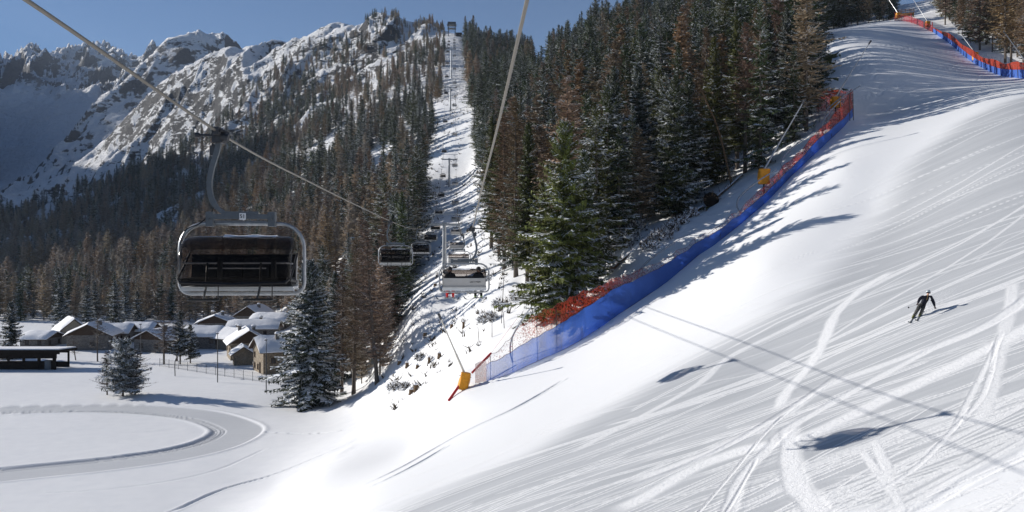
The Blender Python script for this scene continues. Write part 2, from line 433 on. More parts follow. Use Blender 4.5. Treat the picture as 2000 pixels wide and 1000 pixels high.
peak_mat = rock_mat('alpine_rock', 1.0, (.042, .044, .05), (.10, .10, .105), 16.0, .15, (1, 1, 1.5))

# ---------------------------------------------------------------- mesh of the ground
step = lambda a, b, s: np.arange(a, b, s)
rs = np.concatenate([step(16, 28, .35), step(28, 70, .075), step(70, 76, .14), step(76, 140, .26), np.geomspace(140, 300, 96, endpoint=False), np.geomspace(300, 1250, 250, endpoint=False), np.geomspace(1250, 5200, 330)])
ths = np.concatenate([np.radians(np.linspace(-180, -40, 40, endpoint=False)), np.arctan((np.arange(-430, -40, 10) - 1000) / FPX), np.arctan((np.arange(-40, 2040, 2.4) - 1000) / FPX), np.radians(np.linspace(31.2, 180, 40))])
def grid_sheet(name, r0, r1, mats, kind_label=None):
    rr = rs[(rs >= r0 - 1e-6) & (rs <= r1 + 1e-6)]
    T, Rr = np.meshgrid(ths, rr)
    x = (Rr * np.sin(T)).ravel(); y = (Rr * np.cos(T)).ravel()
    z0 = H0(x, y); z = z0 + detail(x, y, z0)
    behind = np.abs(T.ravel()) > 1.7
    z = np.where(behind, np.minimum(z, ZF + 25 + 0.1 * Rr.ravel()), z)
    nr, nc = len(rr), len(ths)
    keepc = (np.abs(ths) < (4 if r0 < 1 else 1.25 if r0 < 1000 else .95))
    i = np.arange(nr * nc).reshape(nr, nc)
    f = np.stack([i[:-1, :-1], i[:-1, 1:], i[1:, 1:], i[1:, :-1]], -1)[:, (keepc[:-1] & keepc[1:])].reshape(-1, 4)
    return x, y, z, z0, f, Rr.ravel(), T.ravel()
i1 = rs[np.argmin(np.abs(rs - 560))]; i2 = rs[np.argmin(np.abs(rs - 1480))]; i3 = rs[np.argmin(np.abs(rs - 2150))]

# near ground with the tracks pressed into it
x, y, z, z0, f, rr_, tt_ = grid_sheet('snow_ground', 0, i1, None)
yy = np.where(y > 3, y, 3.0); uu = 1000 + FPX * x / yy; vv = 500 - FPX * z0 / yy
powder = np.zeros(len(x)); rut = np.zeros(len(x))
onp = 1 - off_piste(uu, yy)
k = (y > 5) & (y < 330)
ix = np.where(k)[0]; kx = x[k]; ky = y[k]; kp = np.zeros(len(kx)); kr = np.zeros(len(kx))
wob = 0.25 * fbm(kx / 1.3, ky / 1.3, 2, 31)
for line, w, s, dp in TRACKS:
    P = np.array(line); m_ = 3 * w + .3
    q = (kx > P[:, 0].min() - m_) & (kx < P[:, 0].max() + m_) & (ky > P[:, 1].min() - m_) & (ky < P[:, 1].max() + m_)
    if not q.any(): continue
    d, t = seg_dist(kx[q], ky[q], line)
    d = d * (1 + 0.5 * wob[q] * (w > .15)) + wob[q] * w * .6 * (w > .15); w = max(w, .055)
    e = (1 - sstep(d, w * .5, w * 1.5)) * sstep(t, 0, .05) * (1 - sstep(t, .95, 1))
    kp[q] = np.where(s > 0, np.maximum(kp[q], e * s), kp[q])
    kr[q] += -dp * e + dp * .55 * (sstep(d, w * .9, w * 1.3) * (1 - sstep(d, w * 1.4, w * 2.4)))
powder[ix] = kp; rut[ix] = kr
# the groomed lane is grey, its rims and the strip along the net stay white
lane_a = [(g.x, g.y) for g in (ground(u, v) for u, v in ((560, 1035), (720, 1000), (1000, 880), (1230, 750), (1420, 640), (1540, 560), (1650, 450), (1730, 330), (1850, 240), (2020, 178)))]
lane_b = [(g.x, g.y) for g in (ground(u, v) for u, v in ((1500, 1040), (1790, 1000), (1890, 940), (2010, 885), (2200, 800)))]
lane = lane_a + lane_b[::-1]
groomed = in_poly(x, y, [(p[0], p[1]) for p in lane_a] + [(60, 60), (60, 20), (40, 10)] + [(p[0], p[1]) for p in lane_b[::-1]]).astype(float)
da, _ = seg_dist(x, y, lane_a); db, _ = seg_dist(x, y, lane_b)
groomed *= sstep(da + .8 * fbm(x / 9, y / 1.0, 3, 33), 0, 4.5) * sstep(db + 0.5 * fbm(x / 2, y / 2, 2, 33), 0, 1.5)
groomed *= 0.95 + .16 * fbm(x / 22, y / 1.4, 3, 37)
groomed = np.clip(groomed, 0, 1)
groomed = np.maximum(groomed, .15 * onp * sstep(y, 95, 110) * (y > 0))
# the cross-country loop
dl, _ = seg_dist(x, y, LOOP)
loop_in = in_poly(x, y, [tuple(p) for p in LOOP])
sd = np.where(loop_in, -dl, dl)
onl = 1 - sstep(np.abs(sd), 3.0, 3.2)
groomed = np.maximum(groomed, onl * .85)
rut += -.10 * onl
rut += .07 * np.exp(-((np.abs(sd) - 3.5) / .35) ** 2) * (1 + .3 * fbm(x / 2.5, y / 2.5, 2, 35))
for c_ in (-2.7, -2.35, -1.9, -1.55): rut += -.09 * (np.abs(sd - c_) < .13)
powder = np.maximum(powder, .6 * np.exp(-((np.abs(sd) - 3.5) / .4) ** 2))
# a worn foot path over the field and the drift bank below the first lance
fp, _ = seg_dist(x, y, [flat_pt(520, 846), flat_pt(560, 850), flat_pt(620, 858), flat_pt(700, 870)])
rut += -.08 * (fp < .25) * (fbm(x / .6, y / .6, 1, 36) > -.1)
powder = np.maximum(powder, .35 * off_piste(uu, yy) * (y > 0))
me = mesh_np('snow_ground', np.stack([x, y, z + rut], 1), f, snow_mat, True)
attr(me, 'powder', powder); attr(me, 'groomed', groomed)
attr(me, 'packed', onp * sstep(z0 - ZF, 1, 5))
tag(link(bpy.data.objects.new('snow_ground', me)), kind='structure')
Z_ALL = [z.min() - .5, z.max()]; X_ALL = [x.min(), x.max()]; Y_ALL = [y.min(), y.max()]
# the mountainside, the shaded peak and the far range
for name, a_, b_, mt in (('hillside', i1, i2, hill_mat), ('mountain', i2, i3, peak_mat), ('mountain_range', i3, 9999, peak_mat)):
    x, y, z, z0, f, rr_, tt_ = grid_sheet(name, a_, b_, None)
    yy = np.where(y > 3, y, 3.0); uu = 1000 + FPX * x / yy; vv = 500 - FPX * z0 / yy
    us_ = np.unique(f); re_ = np.zeros(len(x), np.int32); re_[us_] = np.arange(len(us_)); f = re_[f]
    x, y, z, uu, vv, rr_, tt_ = (q[us_] for q in (x, y, z, uu, vv, rr_, tt_))
    me = mesh_np(name, np.stack([x, y, z], 1), f, mt, True)
    Z_ALL.extend((z.min(), z.max())); X_ALL.extend((x.min(), x.max())); Y_ALL.extend((y.min(), y.max()))
    if name == 'hillside':
        rk = (1 - sstep(tt_, -0.13, -0.07)) * sstep(rr_, 600, 760)
    else:
        bowl = (1 - sstep(np.abs(uu - 110), 90, 180)) * sstep(vv, 150, 190) * (rr_ > 2100)
        rk = 1 - .92 * bowl
    attr(me, 'rock', rk)
    tag(link(bpy.data.objects.new(name, me)), kind='structure')
# ---------------------------------------------------------------- trees
def leaf_mat(name, rough=.75):
    m, nt, b = nodes_mat(name)
    a = N(nt, 'ShaderNodeAttribute'); a.attribute_name = 'tint'
    oi = N(nt, 'ShaderNodeObjectInfo')
    hs = N(nt, 'ShaderNodeHueSaturation')
    nt.links.new(mathn(nt, 'ADD', mathn(nt, 'MULTIPLY', oi.outputs['Random'], .03), .49), hs.inputs['Hue'])
    rv = mathn(nt, 'FRACT', mathn(nt, 'MULTIPLY', oi.outputs['Random'], 7.3))
    nt.links.new(mathn(nt, 'ADD', mathn(nt, 'MULTIPLY', rv, .5), .75), hs.inputs['Value'])
    nt.links.new(a.outputs['Color'], hs.inputs['Color'])
    # snow keeps its own white
    sp = N(nt, 'ShaderNodeSeparateColor'); nt.links.new(a.outputs['Color'], sp.inputs[0])
    nt.links.new(mixc(nt, ramp(nt, sp.outputs[2], .45, .6), hs.outputs[0], a.outputs['Color']), b.inputs['Base Color'])
    b.inputs['Roughness'].default_value = rough; b.inputs['Specular IOR Level'].default_value = .2
    return m
needle_mat = leaf_mat('conifer_needles'); larch_mat = leaf_mat('larch_twigs')
bark_mat, nt, b = nodes_mat('bark')
cb = mapping(nt, (6, 6, 1.2))
nt.links.new(mixc(nt, noise(nt, 3, 5, .6, cb), (.05, .04, .033), (.17, .14, .115)), b.inputs['Base Color']); b.inputs['Roughness'].default_value = .9
bp = N(nt, 'ShaderNodeBump'); bp.inputs['Distance'].default_value = .05; nt.links.new(noise(nt, 5, 4, .6, cb), bp.inputs['Height']); nt.links.new(bp.outputs[0], b.inputs['Normal'])

class TB:
    """collects triangles with a tint per corner"""
    def __init__(s): s.v = []; s.c = []
    def tri(s, a, b, c, colr):
        a = np.atleast_2d(a); n = len(a)
        s.v.append(np.stack([a, np.atleast_2d(b), np.atleast_2d(c)], 1).reshape(-1, 3))
        cc = np.asarray(colr, float)
        if cc.ndim == 1: cc = np.tile(cc, (n, 1))
        s.c.append(np.repeat(cc, 3, 0))
    def build(s, name, mat):
        v = np.concatenate(s.v); f = np.arange(len(v)).reshape(-1, 3)
        me = mesh_np(name, v, f, mat); attr(me, 'tint', np.concatenate(s.c)); return me
    def arrays(s): return np.concatenate(s.v), np.concatenate(s.c)

def trunk_np(h, r0, lean=(0, 0), seg=9, sides=7, rg=None, r1=.03):
    zs = np.linspace(-.6, h, seg); V = []
    wx = np.cumsum(rg.normal(0, .02, seg)) * h / seg if rg is not None else np.zeros(seg)
    wy = np.cumsum(rg.normal(0, .02, seg)) * h / seg if rg is not None else np.zeros(seg)
    for i, z in enumerate(zs):
        t = max(z, 0) / h; r = r0 * (1 - t) ** .8 + r1; r *= 1.25 if i == 0 else 1
        a = np.arange(sides) * 2 * math.pi / sides
        V.append(np.stack([wx[i] + lean[0] * t * h + r * np.cos(a), wy[i] + lean[1] * t * h + r * np.sin(a), np.full(sides, z)], 1))
    V = np.concatenate(V); F = []
    for i in range(seg - 1):
        for k in range(sides):
            F.append((i * sides + k, i * sides + (k + 1) % sides, (i + 1) * sides + (k + 1) % sides, (i + 1) * sides + k))
    return V, np.array(F), (zs, wx + lean[0] * zs, wy + lean[1] * zs)

def spruce_crown(seed, h, rad, whorl=.45, nb=6, ns=8, snow=.35, base=.06, green=None, droop=.45, ragged=.25, tw=.34, slim=.30, frost=.10, pw=.82):
    rg = np.random.default_rng(seed); tb = TB()
    green = np.array(green if green is not None else (.030, .043, .020))
    z = base * h; gap = rg.random(40)
    while z < h * .985:
        t = z / h
        prof = (1 - t) ** pw * (.55 + .45 * min(1, (t - base + .02) / .12))
        for k in range(rg.integers(nb - 1, nb + 2)):
            L = rad * prof * (1 + rg.normal(0, ragged)) + .12
            if L < .1: continue
            if rg.random() < .06: continue
            ph = rg.uniform(0, 2 * math.pi)
            zb = z + rg.uniform(-.5, .5) * whorl
            dr = droop * (1.15 - t) + rg.normal(0, .08)
            s = (np.arange(ns) + .3) / ns
            out = np.array([math.cos(ph), math.sin(ph), 0]); side = np.array([-out[1], out[0], 0])
            zz = zb + L * (-dr * s + .33 * s ** 2.2) + (.55 if t > .8 else 0) * L * s
            P = out * (L * s)[:, None]; P[:, 2] = zz
            P += side * (np.sin(s * 3 + rg.uniform(0, 6)) * .05 * L)[:, None]
            step_ = L / ns
            shade = rg.uniform(.7, 1.35)
            snowy = rg.random() < snow * 1.5
            for sg in (-1, 1):
                ln = (tw * L * (1 - s) ** .65 + .16) * rg.uniform(.7, 1.25, ns)
                d = out * .75 + side * sg
                tip = P + d * (ln * .75)[:, None]; tip[:, 2] -= ln * rg.uniform(.15, .5, ns)
                tip += rg.normal(0, .06, (ns, 3))
                a_ = P - out * step_ * slim * 1.6; b_ = P + out * step_ * slim * 1.6
                b_[:, 2] -= .05 * L
                cc = 1.22 * green * (shade * rg.uniform(.7, 1.3, (ns, 1))) + np.array([.012, .008, 0]) * rg.random((ns, 1))
                fr = rg.random((ns, 1)) < frost
                tb.tri(a_, tip, b_, np.where(fr, (.62, .65, .68), cc))
                # hanging twigs
                hp = P + d * (ln * rg.uniform(.1, .6, ns))[:, None]
                hl = rg.uniform(.3, .8, ns) * (.25 + .1 * L)
                o2 = side * sg * .5 + out * rg.uniform(-.5, .5)
                tb.tri(hp - o2 * (hl * .45)[:, None], hp + o2 * (hl * .45)[:, None], hp - np.array([0, 0, 1]) * hl[:, None] + rg.normal(0, .05, (ns, 3)), cc * .85)
                if snowy:
                    q = rg.random(ns) < .78
                    if q.any():
                        up = np.array([0, 0, .05 + .012 * L])
                        e = .82
                        tb.tri(a_[q] + up, (P + (tip - P) * e)[q] + up * 1.1, b_[q] + up, (.86, .88, .91))
                        q2 = q & (rg.random(ns) < .6)
                        if q2.any():    # pillows of snow
                            w = side * sg * (ln * .4)[:, None]
                            tb.tri((P - out * step_ * .8)[q2] + up * 1.6, (P + w + out * step_ * .3)[q2] + up * .6, (P + out * step_ * .9)[q2] + up * 1.6, (.88, .90, .92))
            # the tip of the bough
            e = out * (L * 1.06) + np.array([0, 0, zb + L * (-dr + .33 + (.55 if t > .8 else 0))])
            tb.tri([P[-2] + side * .12 * L ** .5], [P[-2] - side * .12 * L ** .5], [e], green * shade)
        z += whorl * (1.05 - .45 * t) * rg.uniform(.7, 1.2)
    # leader
    for k in range(5):
        a = rg.uniform(0, 6.28); w = np.array([math.cos(a), math.sin(a), 0]) * .12
        tb.tri([w + [0, 0, h * .955]], [-w + [0, 0, h * .955]], [[0, 0, h * 1.015]], green)
    return tb

def larch_crown(seed, h, rad, whorl=.5, nb=5, ns=6, snow=.25, base=.2, brown=None, tw=.03, dense=3, dead=True, pale=0):
    """bare larch: fine brown shoots on near-level branches"""
    rg = np.random.default_rng(seed); tb = TB()
    brown = np.array(brown if brown is not None else (.135, .078, .048))
    z = base * h
    while z < h * .98:
        t = (z / h - base) / (1 - base)
        prof = (1 - t) ** .8 * (.45 + .55 * min(1, t / .18))
        for k in range(rg.integers(nb - 1, nb + 2)):
            L = rad * prof * (1 + rg.normal(0, .28)) + .15
            if L < .1: continue
            ph = rg.uniform(0, 6.283); zb = z + rg.uniform(-.5, .5) * whorl
            out = np.array([math.cos(ph), math.sin(ph), 0]); side = np.array([-out[1], out[0], 0])
            dr = rg.normal(.12, .12)
            s = np.linspace(0, 1, ns + 1)
            P = out * (L * s)[:, None]; P[:, 2] = zb + L * (-dr * s + .28 * s ** 2)
            P += side * (np.cumsum(rg.normal(0, .02, ns + 1)) * L)[:, None]
            shade = rg.uniform(.7, 1.35); w = tw * (1.35 - s)[:, None]
            up = np.array([0, 0, 1.0])
            cbr = brown * shade * .7
            tb.tri(P[:-1] - up * w[:-1], P[:-1] + up * w[:-1], P[1:], cbr)
            tb.tri(P[:-1] - side * w[:-1], P[:-1] + side * w[:-1], P[1:], cbr)
            snowy = rg.random() < snow
            if snowy: tb.tri(P[:-1] - side * w[:-1] * 1.3 + up * tw, P[:-1] + side * w[:-1] * 1.3 + up * tw, P[1:] + up * tw, (.80, .80, .82))
            for j in range(dense):
                u = rg.random(ns); B = P[:-1] + (P[1:] - P[:-1]) * u[:, None]
                ss = s[:-1] + u / ns
                ln = (.30 * L * (1 - ss) ** .7 + .2) * rg.uniform(.5, 1.3, ns)
                d = out * rg.uniform(.2, .9, (ns, 1)) + side * rg.choice((-1, 1), (ns, 1)) * rg.uniform(.4, 1, (ns, 1)); d[:, 2] = rg.uniform(-.45, .35, ns)
                tip = B + d * ln[:, None]
                wv = np.cross(d, rg.normal(0, 1, (ns, 3))); wv /= np.linalg.norm(wv, axis=1)[:, None] + 1e-6
                tb.tri(B - wv * tw, B + wv * tw, tip, brown * shade * rg.uniform(.8, 1.25, (ns, 1)) + pale * np.array([.25, .22, .2]) * rg.random((ns, 1)))
                if snowy and rg.random() < .6:
                    tb.tri(B - side * tw + up * tw, B + side * tw + up * tw, tip + up * tw, (.78, .78, .80))
        z += whorl * (1.05 - .4 * t) * rg.uniform(.7, 1.2)
    return tb

def tree_one_mesh(name, tb, mat, h, r0, rg):
    """crown and trunk in one mesh, for trees too small to show parts"""
    v, c = tb.arrays(); V, F, _ = trunk_np(h * .97, r0, seg=5, sides=5, rg=None)
    n = len(v)
    me = bpy.data.meshes.new(name)
    vv = np.concatenate([v, V]).astype(np.float32)
    ft = np.arange(n).reshape(-1, 3); fq = np.concatenate([F[:, [0, 1, 2]], F[:, [0, 2, 3]]]) + n
    ff = np.concatenate([ft, fq])
    me = mesh_np(name, vv, ff, mat)
    me.materials.append(bark_mat)
    me.polygons.foreach_set('material_index', np.concatenate([np.zeros(len(ft), np.int32), np.ones(len(fq), np.int32)]))
    attr(me, 'tint', np.concatenate([c, np.tile((.07, .055, .045), (len(V), 1))]))
    return me

GREENS = [(.042, .060, .026), (.056, .072, .024), (.036, .052, .030), (.074, .080, .022), (.046, .058, .034)]
SPR = []; LAR = []                              # mid-size trees (20 m tall, scaled when placed)
for i in range(6):
    tb = spruce_crown(100 + i, 20, (3.4, 4.1, 3.0, 4.4, 3.6, 3.1)[i], whorl=.62, nb=6, ns=6, snow=(.22, .35, .45, .3, .6, .2)[i], base=(.05, .08, .04, .12, .06, .15)[i], green=GREENS[i % 5], ragged=.38, slim=.36, pw=(.82, .7, .9, .75, 1.0, .6)[i])
    SPR.append(tree_one_mesh('spruce_tree', tb, needle_mat, 20, .22, rng))
for i in range(5):
    tb = larch_crown(200 + i, 20, (3.1, 3.6, 2.7, 3.3, 2.9)[i], whorl=.6, nb=5, ns=5, snow=(.15, .3, .4, .2, .5)[i], base=(.18, .12, .25, .2, .15)[i], tw=.085, dense=5,
                     brown=((.25, .165, .095), (.24, .17, .115), (.26, .165, .09), (.24, .18, .125), (.25, .185, .125))[i])
    LAR.append(tree_one_mesh('larch_tree', tb, larch_mat, 20, .15, rng))

FRL = []                                        # larches still carrying hoar frost
for i in range(4):
    tb = larch_crown(230 + i, 20, (3.6, 4.1, 3.3, 3.8)[i], whorl=.6, nb=6, ns=5, snow=(.35, .5, .4, .6)[i], base=(.1, .14, .08, .12)[i], tw=.10, dense=7, brown=((.36, .275, .195), (.38, .30, .22), (.33, .24, .16), (.37, .31, .25))[i], pale=.35)
    FRL.append(tree_one_mesh('larch_tree', tb, larch_mat, 20, .13, rng))

TREES_NEAR = []                                 # footprints of the trees placed by hand (keeps the random ones off)
def near_tree(name, u, v, d, h, label, seed, kind='spruce', rad=None, group=None, turn=0, lean=(0, 0), z=None, cat=None, **kw):
    d2 = shift(u, d); h *= d2 / d; d = d2
    x = (u - 1000) / FPX * d; zz = hz(x, d) if z is None else z
    root = bpy.data.objects.new(name, None); root.empty_display_size = .5
    link(root); root.location = (x, d, zz - .1); root.rotation_euler = (0, 0, turn)
    rg = np.random.default_rng(seed)
    r0 = kw.pop('r0', .0105 * h + .03)
    V, F, path = trunk_np(h * .98, r0, lean, 14, 9, rg)
    t = link(bpy.data.objects.new('trunk', mesh_np('trunk', V, F, bark_mat, True)), root)
    tb = (spruce_crown if kind == 'spruce' else larch_crown)(seed, h, rad or h * .17, **kw)
    v_, c_ = tb.arrays()
    zc = np.clip(v_[:, 2], 0, h)
    v_[:, 0] += np.interp(zc, path[0], path[1]); v_[:, 1] += np.interp(zc, path[0], path[2])
    me = mesh_np('crown', v_, np.arange(len(v_)).reshape(-1, 3), needle_mat if kind == 'spruce' else larch_mat); attr(me, 'tint', c_)
    link(bpy.data.objects.new('crown', me), root)
    tag(root, label, cat or ('spruce tree' if kind == 'spruce' else 'larch tree'), group)
    TREES_NEAR.append((x, d, max(1.6, (rad or h * .17) * .55)))
    return root
G_ = lambda u, v: ground(u, v).y
HI = dict(whorl=.34, nb=7, ns=11)
# the big green spruce at the net, a clump of three stems
near_tree('spruce_tree', 1100, 640, 86, 19.8, 'tallest broad green spruce right behind the lower blue safety net, snow on its boughs', 11, rad=4.9, base=.09, snow=.26, pw=.72, green=(.082, .092, .022), ragged=.3, droop=.55, **HI)
near_tree('spruce_tree', 1060, 640, 90, 14.5, 'shorter green spruce leaning on the left side of the tallest spruce behind the net', 12, rad=2.9, base=.04, snow=.10, green=(.085, .09, .02), ragged=.3, **HI)
near_tree('spruce_tree', 1140, 630, 90, 15.5, 'dark green spruce pressed to the right side of the tallest spruce behind the net', 13, rad=3.3, base=.12, snow=.34, green=(.044, .058, .020), ragged=.3, **HI)
# the snow laden spruce at the foot of the lift line
near_tree('spruce_tree', 605, 788, 131, 21.5, 'snow laden dark spruce standing alone at the foot of the hill beside the stone houses', 21, rad=5.8, base=.025, snow=.95, pw=.68, frost=.14, green=(.024, .034, .020), droop=.62, ragged=.2, z=ZF + .1, **HI)
near_tree('spruce_tree', 655, 700, 150, 19, 'snowy spruce just behind the snow laden spruce at the foot of the hill', 22, rad=3.6, base=.05, snow=.45, green=(.026, .036, .020), **HI)
# bare larches left of the lift corridor
LH = dict(kind='larch', whorl=.42, nb=6, ns=8, dense=4, tw=.030)
for i, (u, d, h, ln, txt) in enumerate(((737, 128, 24, (-.085, 0), 'tall bare larch leaning right with a long dark trunk by the lift corridor'), (690, 136, 25, (.02, 0), 'bare brown larch between the snow laden spruce and the leaning larch'),
                               (712, 146, 27, (-.02, 0), 'bare larch behind the leaning larch left of the lift corridor'), (668, 140, 22, (0, 0), 'bare snow dusted larch close behind the snow laden spruce'), (752, 142, 24, (.0, 0), 'straight bare larch just right of the leaning larch'))):
    near_tree('larch_tree', u, 0, d, h, txt, 31 + i, rad=3.6, base=.16, snow=.22, lean=ln, brown=(.16, .11, .08), **LH)
for i, (u, d, h, txt) in enumerate(((768, 150, 20, 'dark spruce at the left rim of the lift corridor under the second descending chair'), (785, 165, 21, 'dark snowy spruce on the left rim of the corridor below the first lift tower'), (735, 158, 18, 'dark spruce behind the bare larches left of the corridor'))):
    near_tree('spruce_tree', u, 0, d, h, txt, 41 + i, rad=3.0, snow=.3, green=GREENS[i], **HI)
# right rim of the corridor
for i, (u, d, h, k_, txt) in enumerate(((1008, 121, 25, 'larch', 'tall red brown larch left of the tallest spruce behind the net'), (985, 135, 24, 'larch', 'red brown bare larch at the right rim of the lift corridor'), (1030, 112, 21, 'spruce', 'yellow green spruce left of the tallest spruce behind the net'),
                                  (960, 160, 24, 'spruce', 'slim green spruce at the right rim of the lift corridor'), (975, 148, 21, 'spruce', 'mossy green spruce with bare lower trunk at the right rim of the corridor'))):
    if k_ == 'larch': near_tree('larch_tree', u, 0, d, h, txt, 51 + i, rad=3.4, base=.12, snow=.05, brown=(.17, .11, .07), **LH)
    else: near_tree('spruce_tree', u, 0, d, h, txt, 51 + i, rad=2.9, base=.14, snow=.08, green=(.052, .058, .014), **HI)
# the wood above the net
for i, (u, d, h, rd, sn, gr, txt) in enumerate(((1200, 112, 21, 3.4, .4, (.026, .036, .02), 'dark snowy spruce behind the right side of the tallest spruce by the net'), (1250, 116, 20, 3.3, .45, (.024, .034, .022), 'dark snowy spruce in the wood above the fallen log'),
        (1315, 104, 17, 3.6, .3, (.036, .046, .018), 'broad snow streaked spruce at the wood edge above the fallen log'), (1345, 108, 16, 3.3, .34, (.032, .042, .018), 'bushy spruce with snowy lower boughs next to the dead leaning trunk'),
        (1395, 112, 19, 3.0, .14, (.058, .060, .013), 'yellow green spruce behind the dead leaning trunk'), (1440, 116, 20, 2.8, .16, (.05, .056, .014), 'green spruce with a bare lower trunk left of the middle snow lance'),
        (1500, 119, 18, 3.0, .3, (.026, .034, .022), 'dark spruce with dusted boughs above the middle snow lance'), (1535, 123, 17, 3.0, .36, (.024, .032, .022), 'low dark snowy spruce left of the corner spruce by the upper net'),
        (1572, 117, 19.5, 3.0, .2, (.022, .030, .018), 'tall dark spruce at the wood corner beside the upper end of the blue net'), (1560, 135, 21, 2.9, .22, (.024, .032, .02), 'dark spruce close behind the corner spruce'),
        (1592, 150, 17, 2.6, .25, (.024, .034, .022), 'dark spruce at the left edge of the upper piste'))):
    near_tree('spruce_tree', u, 0, d, h, txt, 61 + i, rad=rd, snow=sn, green=gr, base=.16 if i in (5, 8) else .05, ragged=.3, **HI)
for i, (u, d, h, txt) in enumerate(((1455, 109, 19, 'bare larch with a straight brown trunk left of the middle snow lance'), (1478, 112, 20, 'bare larch with a thick straight trunk right of the dead leaning trunk'), (1380, 120, 21, 'brown larch in the wood above the dead leaning trunk'), (1520, 128, 21, 'tall brown larch in the wood left of the corner spruce'))):
    near_tree('larch_tree', u, 0, d, h, txt, 81 + i, rad=2.4, base=.35, snow=.2, brown=(.18, .115, .08), **LH)
# the little clump in the field
near_tree('spruce_tree', 240, 775, 138, 8.9, 'small round snowy spruce standing in the open field', 91, rad=3.5, base=.16, snow=.9, frost=.5, pw=.5, green=(.03, .038, .024), whorl=.3, nb=7, ns=9, ragged=.3, droop=.35, r0=.16, z=ZF)
near_tree('larch_tree', 210, 770, 139.5, 7.2, 'thin bare larch left of the small snowy spruce in the open field', 92, rad=2.2, base=.15, snow=.15, brown=(.10, .072, .055), **dict(LH, tw=.022), r0=.09, z=ZF)
near_tree('larch_tree', 263, 772, 139.5, 7.4, 'bare crooked larch right of the small snowy spruce in the open field', 93, rad=3.2, base=.12, snow=.25, brown=(.09, .066, .05), lean=(.06, 0), **dict(LH, tw=.024), r0=.13, z=ZF)
near_tree('spruce_tree', 256, 773, 140.2, 7.6, 'second snowy spruce half hidden in the field clump', 95, rad=2.2, base=.2, snow=.55, green=(.03, .038, .024), whorl=.3, nb=7, ns=8, r0=.12, z=ZF)
near_tree('spruce_tree', 22, 690, 190, 12.5, 'dark spruce behind the black open shed', 94, rad=3.6, base=.03, snow=.3, green=(.024, .032, .02), whorl=.4, nb=7, ns=8)
# ---------------------------------------------------------------- the forest
U_L = lambda d: np.interp(d, [110, 130, 150, 200, 300, 430, 510, 720, 900], [700, 742, 765, 795, 822, 836, 860, 868, 868])
U_R = lambda d: np.interp(d, [95, 110, 130, 200, 270, 400, 510, 760, 900], [1090, 1040, 1005, 968, 950, 928, 920, 908, 908])
# line of sight over the smooth ground: how far below sight a point lies
_hu = np.arange(-60, 2062, 6.0); _hd = np.geomspace(20, 1400, 420)
_hh = np.stack([H0((u - 1000) / FPX * _hd, _hd) / _hd for u in _hu])
_hm = np.maximum.accumulate(_hh, 1)
cand = []
def sow(n, u0, u1, d0, d1):
    th0, th1 = math.atan((u0 - 1000) / FPX), math.atan((u1 - 1000) / FPX)
    d = np.sqrt(rng.uniform(d0 ** 2, d1 ** 2, n)); u = 1000 + FPX * np.tan(rng.uniform(th0, th1, n))
    return u, d
def area(u0, u1, d0, d1): return (u1 - u0) / FPX * (d1 ** 2 - d0 ** 2) / 2
parts_ = []
for (u0, u1, d0, d1, sp) in ((-60, 880, 120, 400, 4.3), (-60, 880, 400, 1050, 6.0), (900, 1760, 88, 260, 3.9), (900, 1760, 260, 900, 5.4), (1760, 2060, 150, 420, 4.6)):
    n = int(area(u0, u1, d0, d1) / sp ** 2 * 1.5)
    u, d = sow(n, u0, u1, d0, d1)
    x = (u - 1000) / FPX * d
    z = H0(x, d); v = 500 - FPX * z / d
    keep = np.ones(n, bool)
    left = u < 886
    k = left & (u > U_L(d)); keep &= ~k
    k = ~left & (u < U_R(d)); keep &= ~k
    keep &= (~left) | (d > np.interp(u, [-60, 300, 520, 600, 660, 740, 880], [285, 290, 285, 240, 140, 122, 122]))
    # tree line and clearings on the left mountainside
    tl = np.interp(u, [-60, 0, 150, 260, 400, 500, 600, 700, 780, 880], [420, 405, 365, 300, 225, 180, 125, 75, 30, 10])
    cl = fbm(x / 70, d / 70, 3, 41)
    pr = 1 - sstep(tl + 90 - v, 0, 150) * 1.0
    pr = pr * (1 - sstep(cl, .12, .3) * sstep(d, 500, 700))
    keep &= (~left) | (rng.random(n) < np.maximum(pr, .26 * (v > 55) * (cl > -.25)))
    keep &= ~((u < 105) & (d > 420) & (d < 560))
    keep &= ~(left & (u > 560) & (u < 660) & (d > 560) & (d < 640) & (cl > -.05))
    gap = fbm(x / 24, d / 40, 3, 45)
    keep &= ~(left & (d > 330) & (gap > .29))
    # right hand woods: stay off the piste
    eb = np.interp(u, EDGE_U, EDGE_D)
    keep &= left | (d > eb * np.where(u < 1610, 1.13, 1.12))
    keep &= left | (u < np.interp(d, [110, 330], [1588, 1602])) | (u > 1835) | ((d > 325) & (u < 1745))
    keep &= ~((u > 1040) & (u < 1072) & (d > 420)) | (u < 1000)
    keep &= left | (u < 1470) | (u > 1610) | (d < 150) | (rng.random(n) < .5)
    # the open strip of ground right behind the net
    keep &= left | (u > 1480) | (u < 1180) | (d > np.interp(u, [1180, 1300, 1400, 1480], [105, 110, 118, 125]))
    h_ = np.stack([_hm[np.clip(np.round((u + 60) / 6).astype(int), 0, len(_hu) - 1), np.clip(np.searchsorted(_hd, d) - 2, 0, 419)]])[0]
    keep &= (z + 24) / d > h_                   # some of it can be seen
    parts_.append(np.stack([x, d, z, u, v], 1)[keep])
T = np.concatenate(parts_)
T = T[rng.permutation(len(T))]
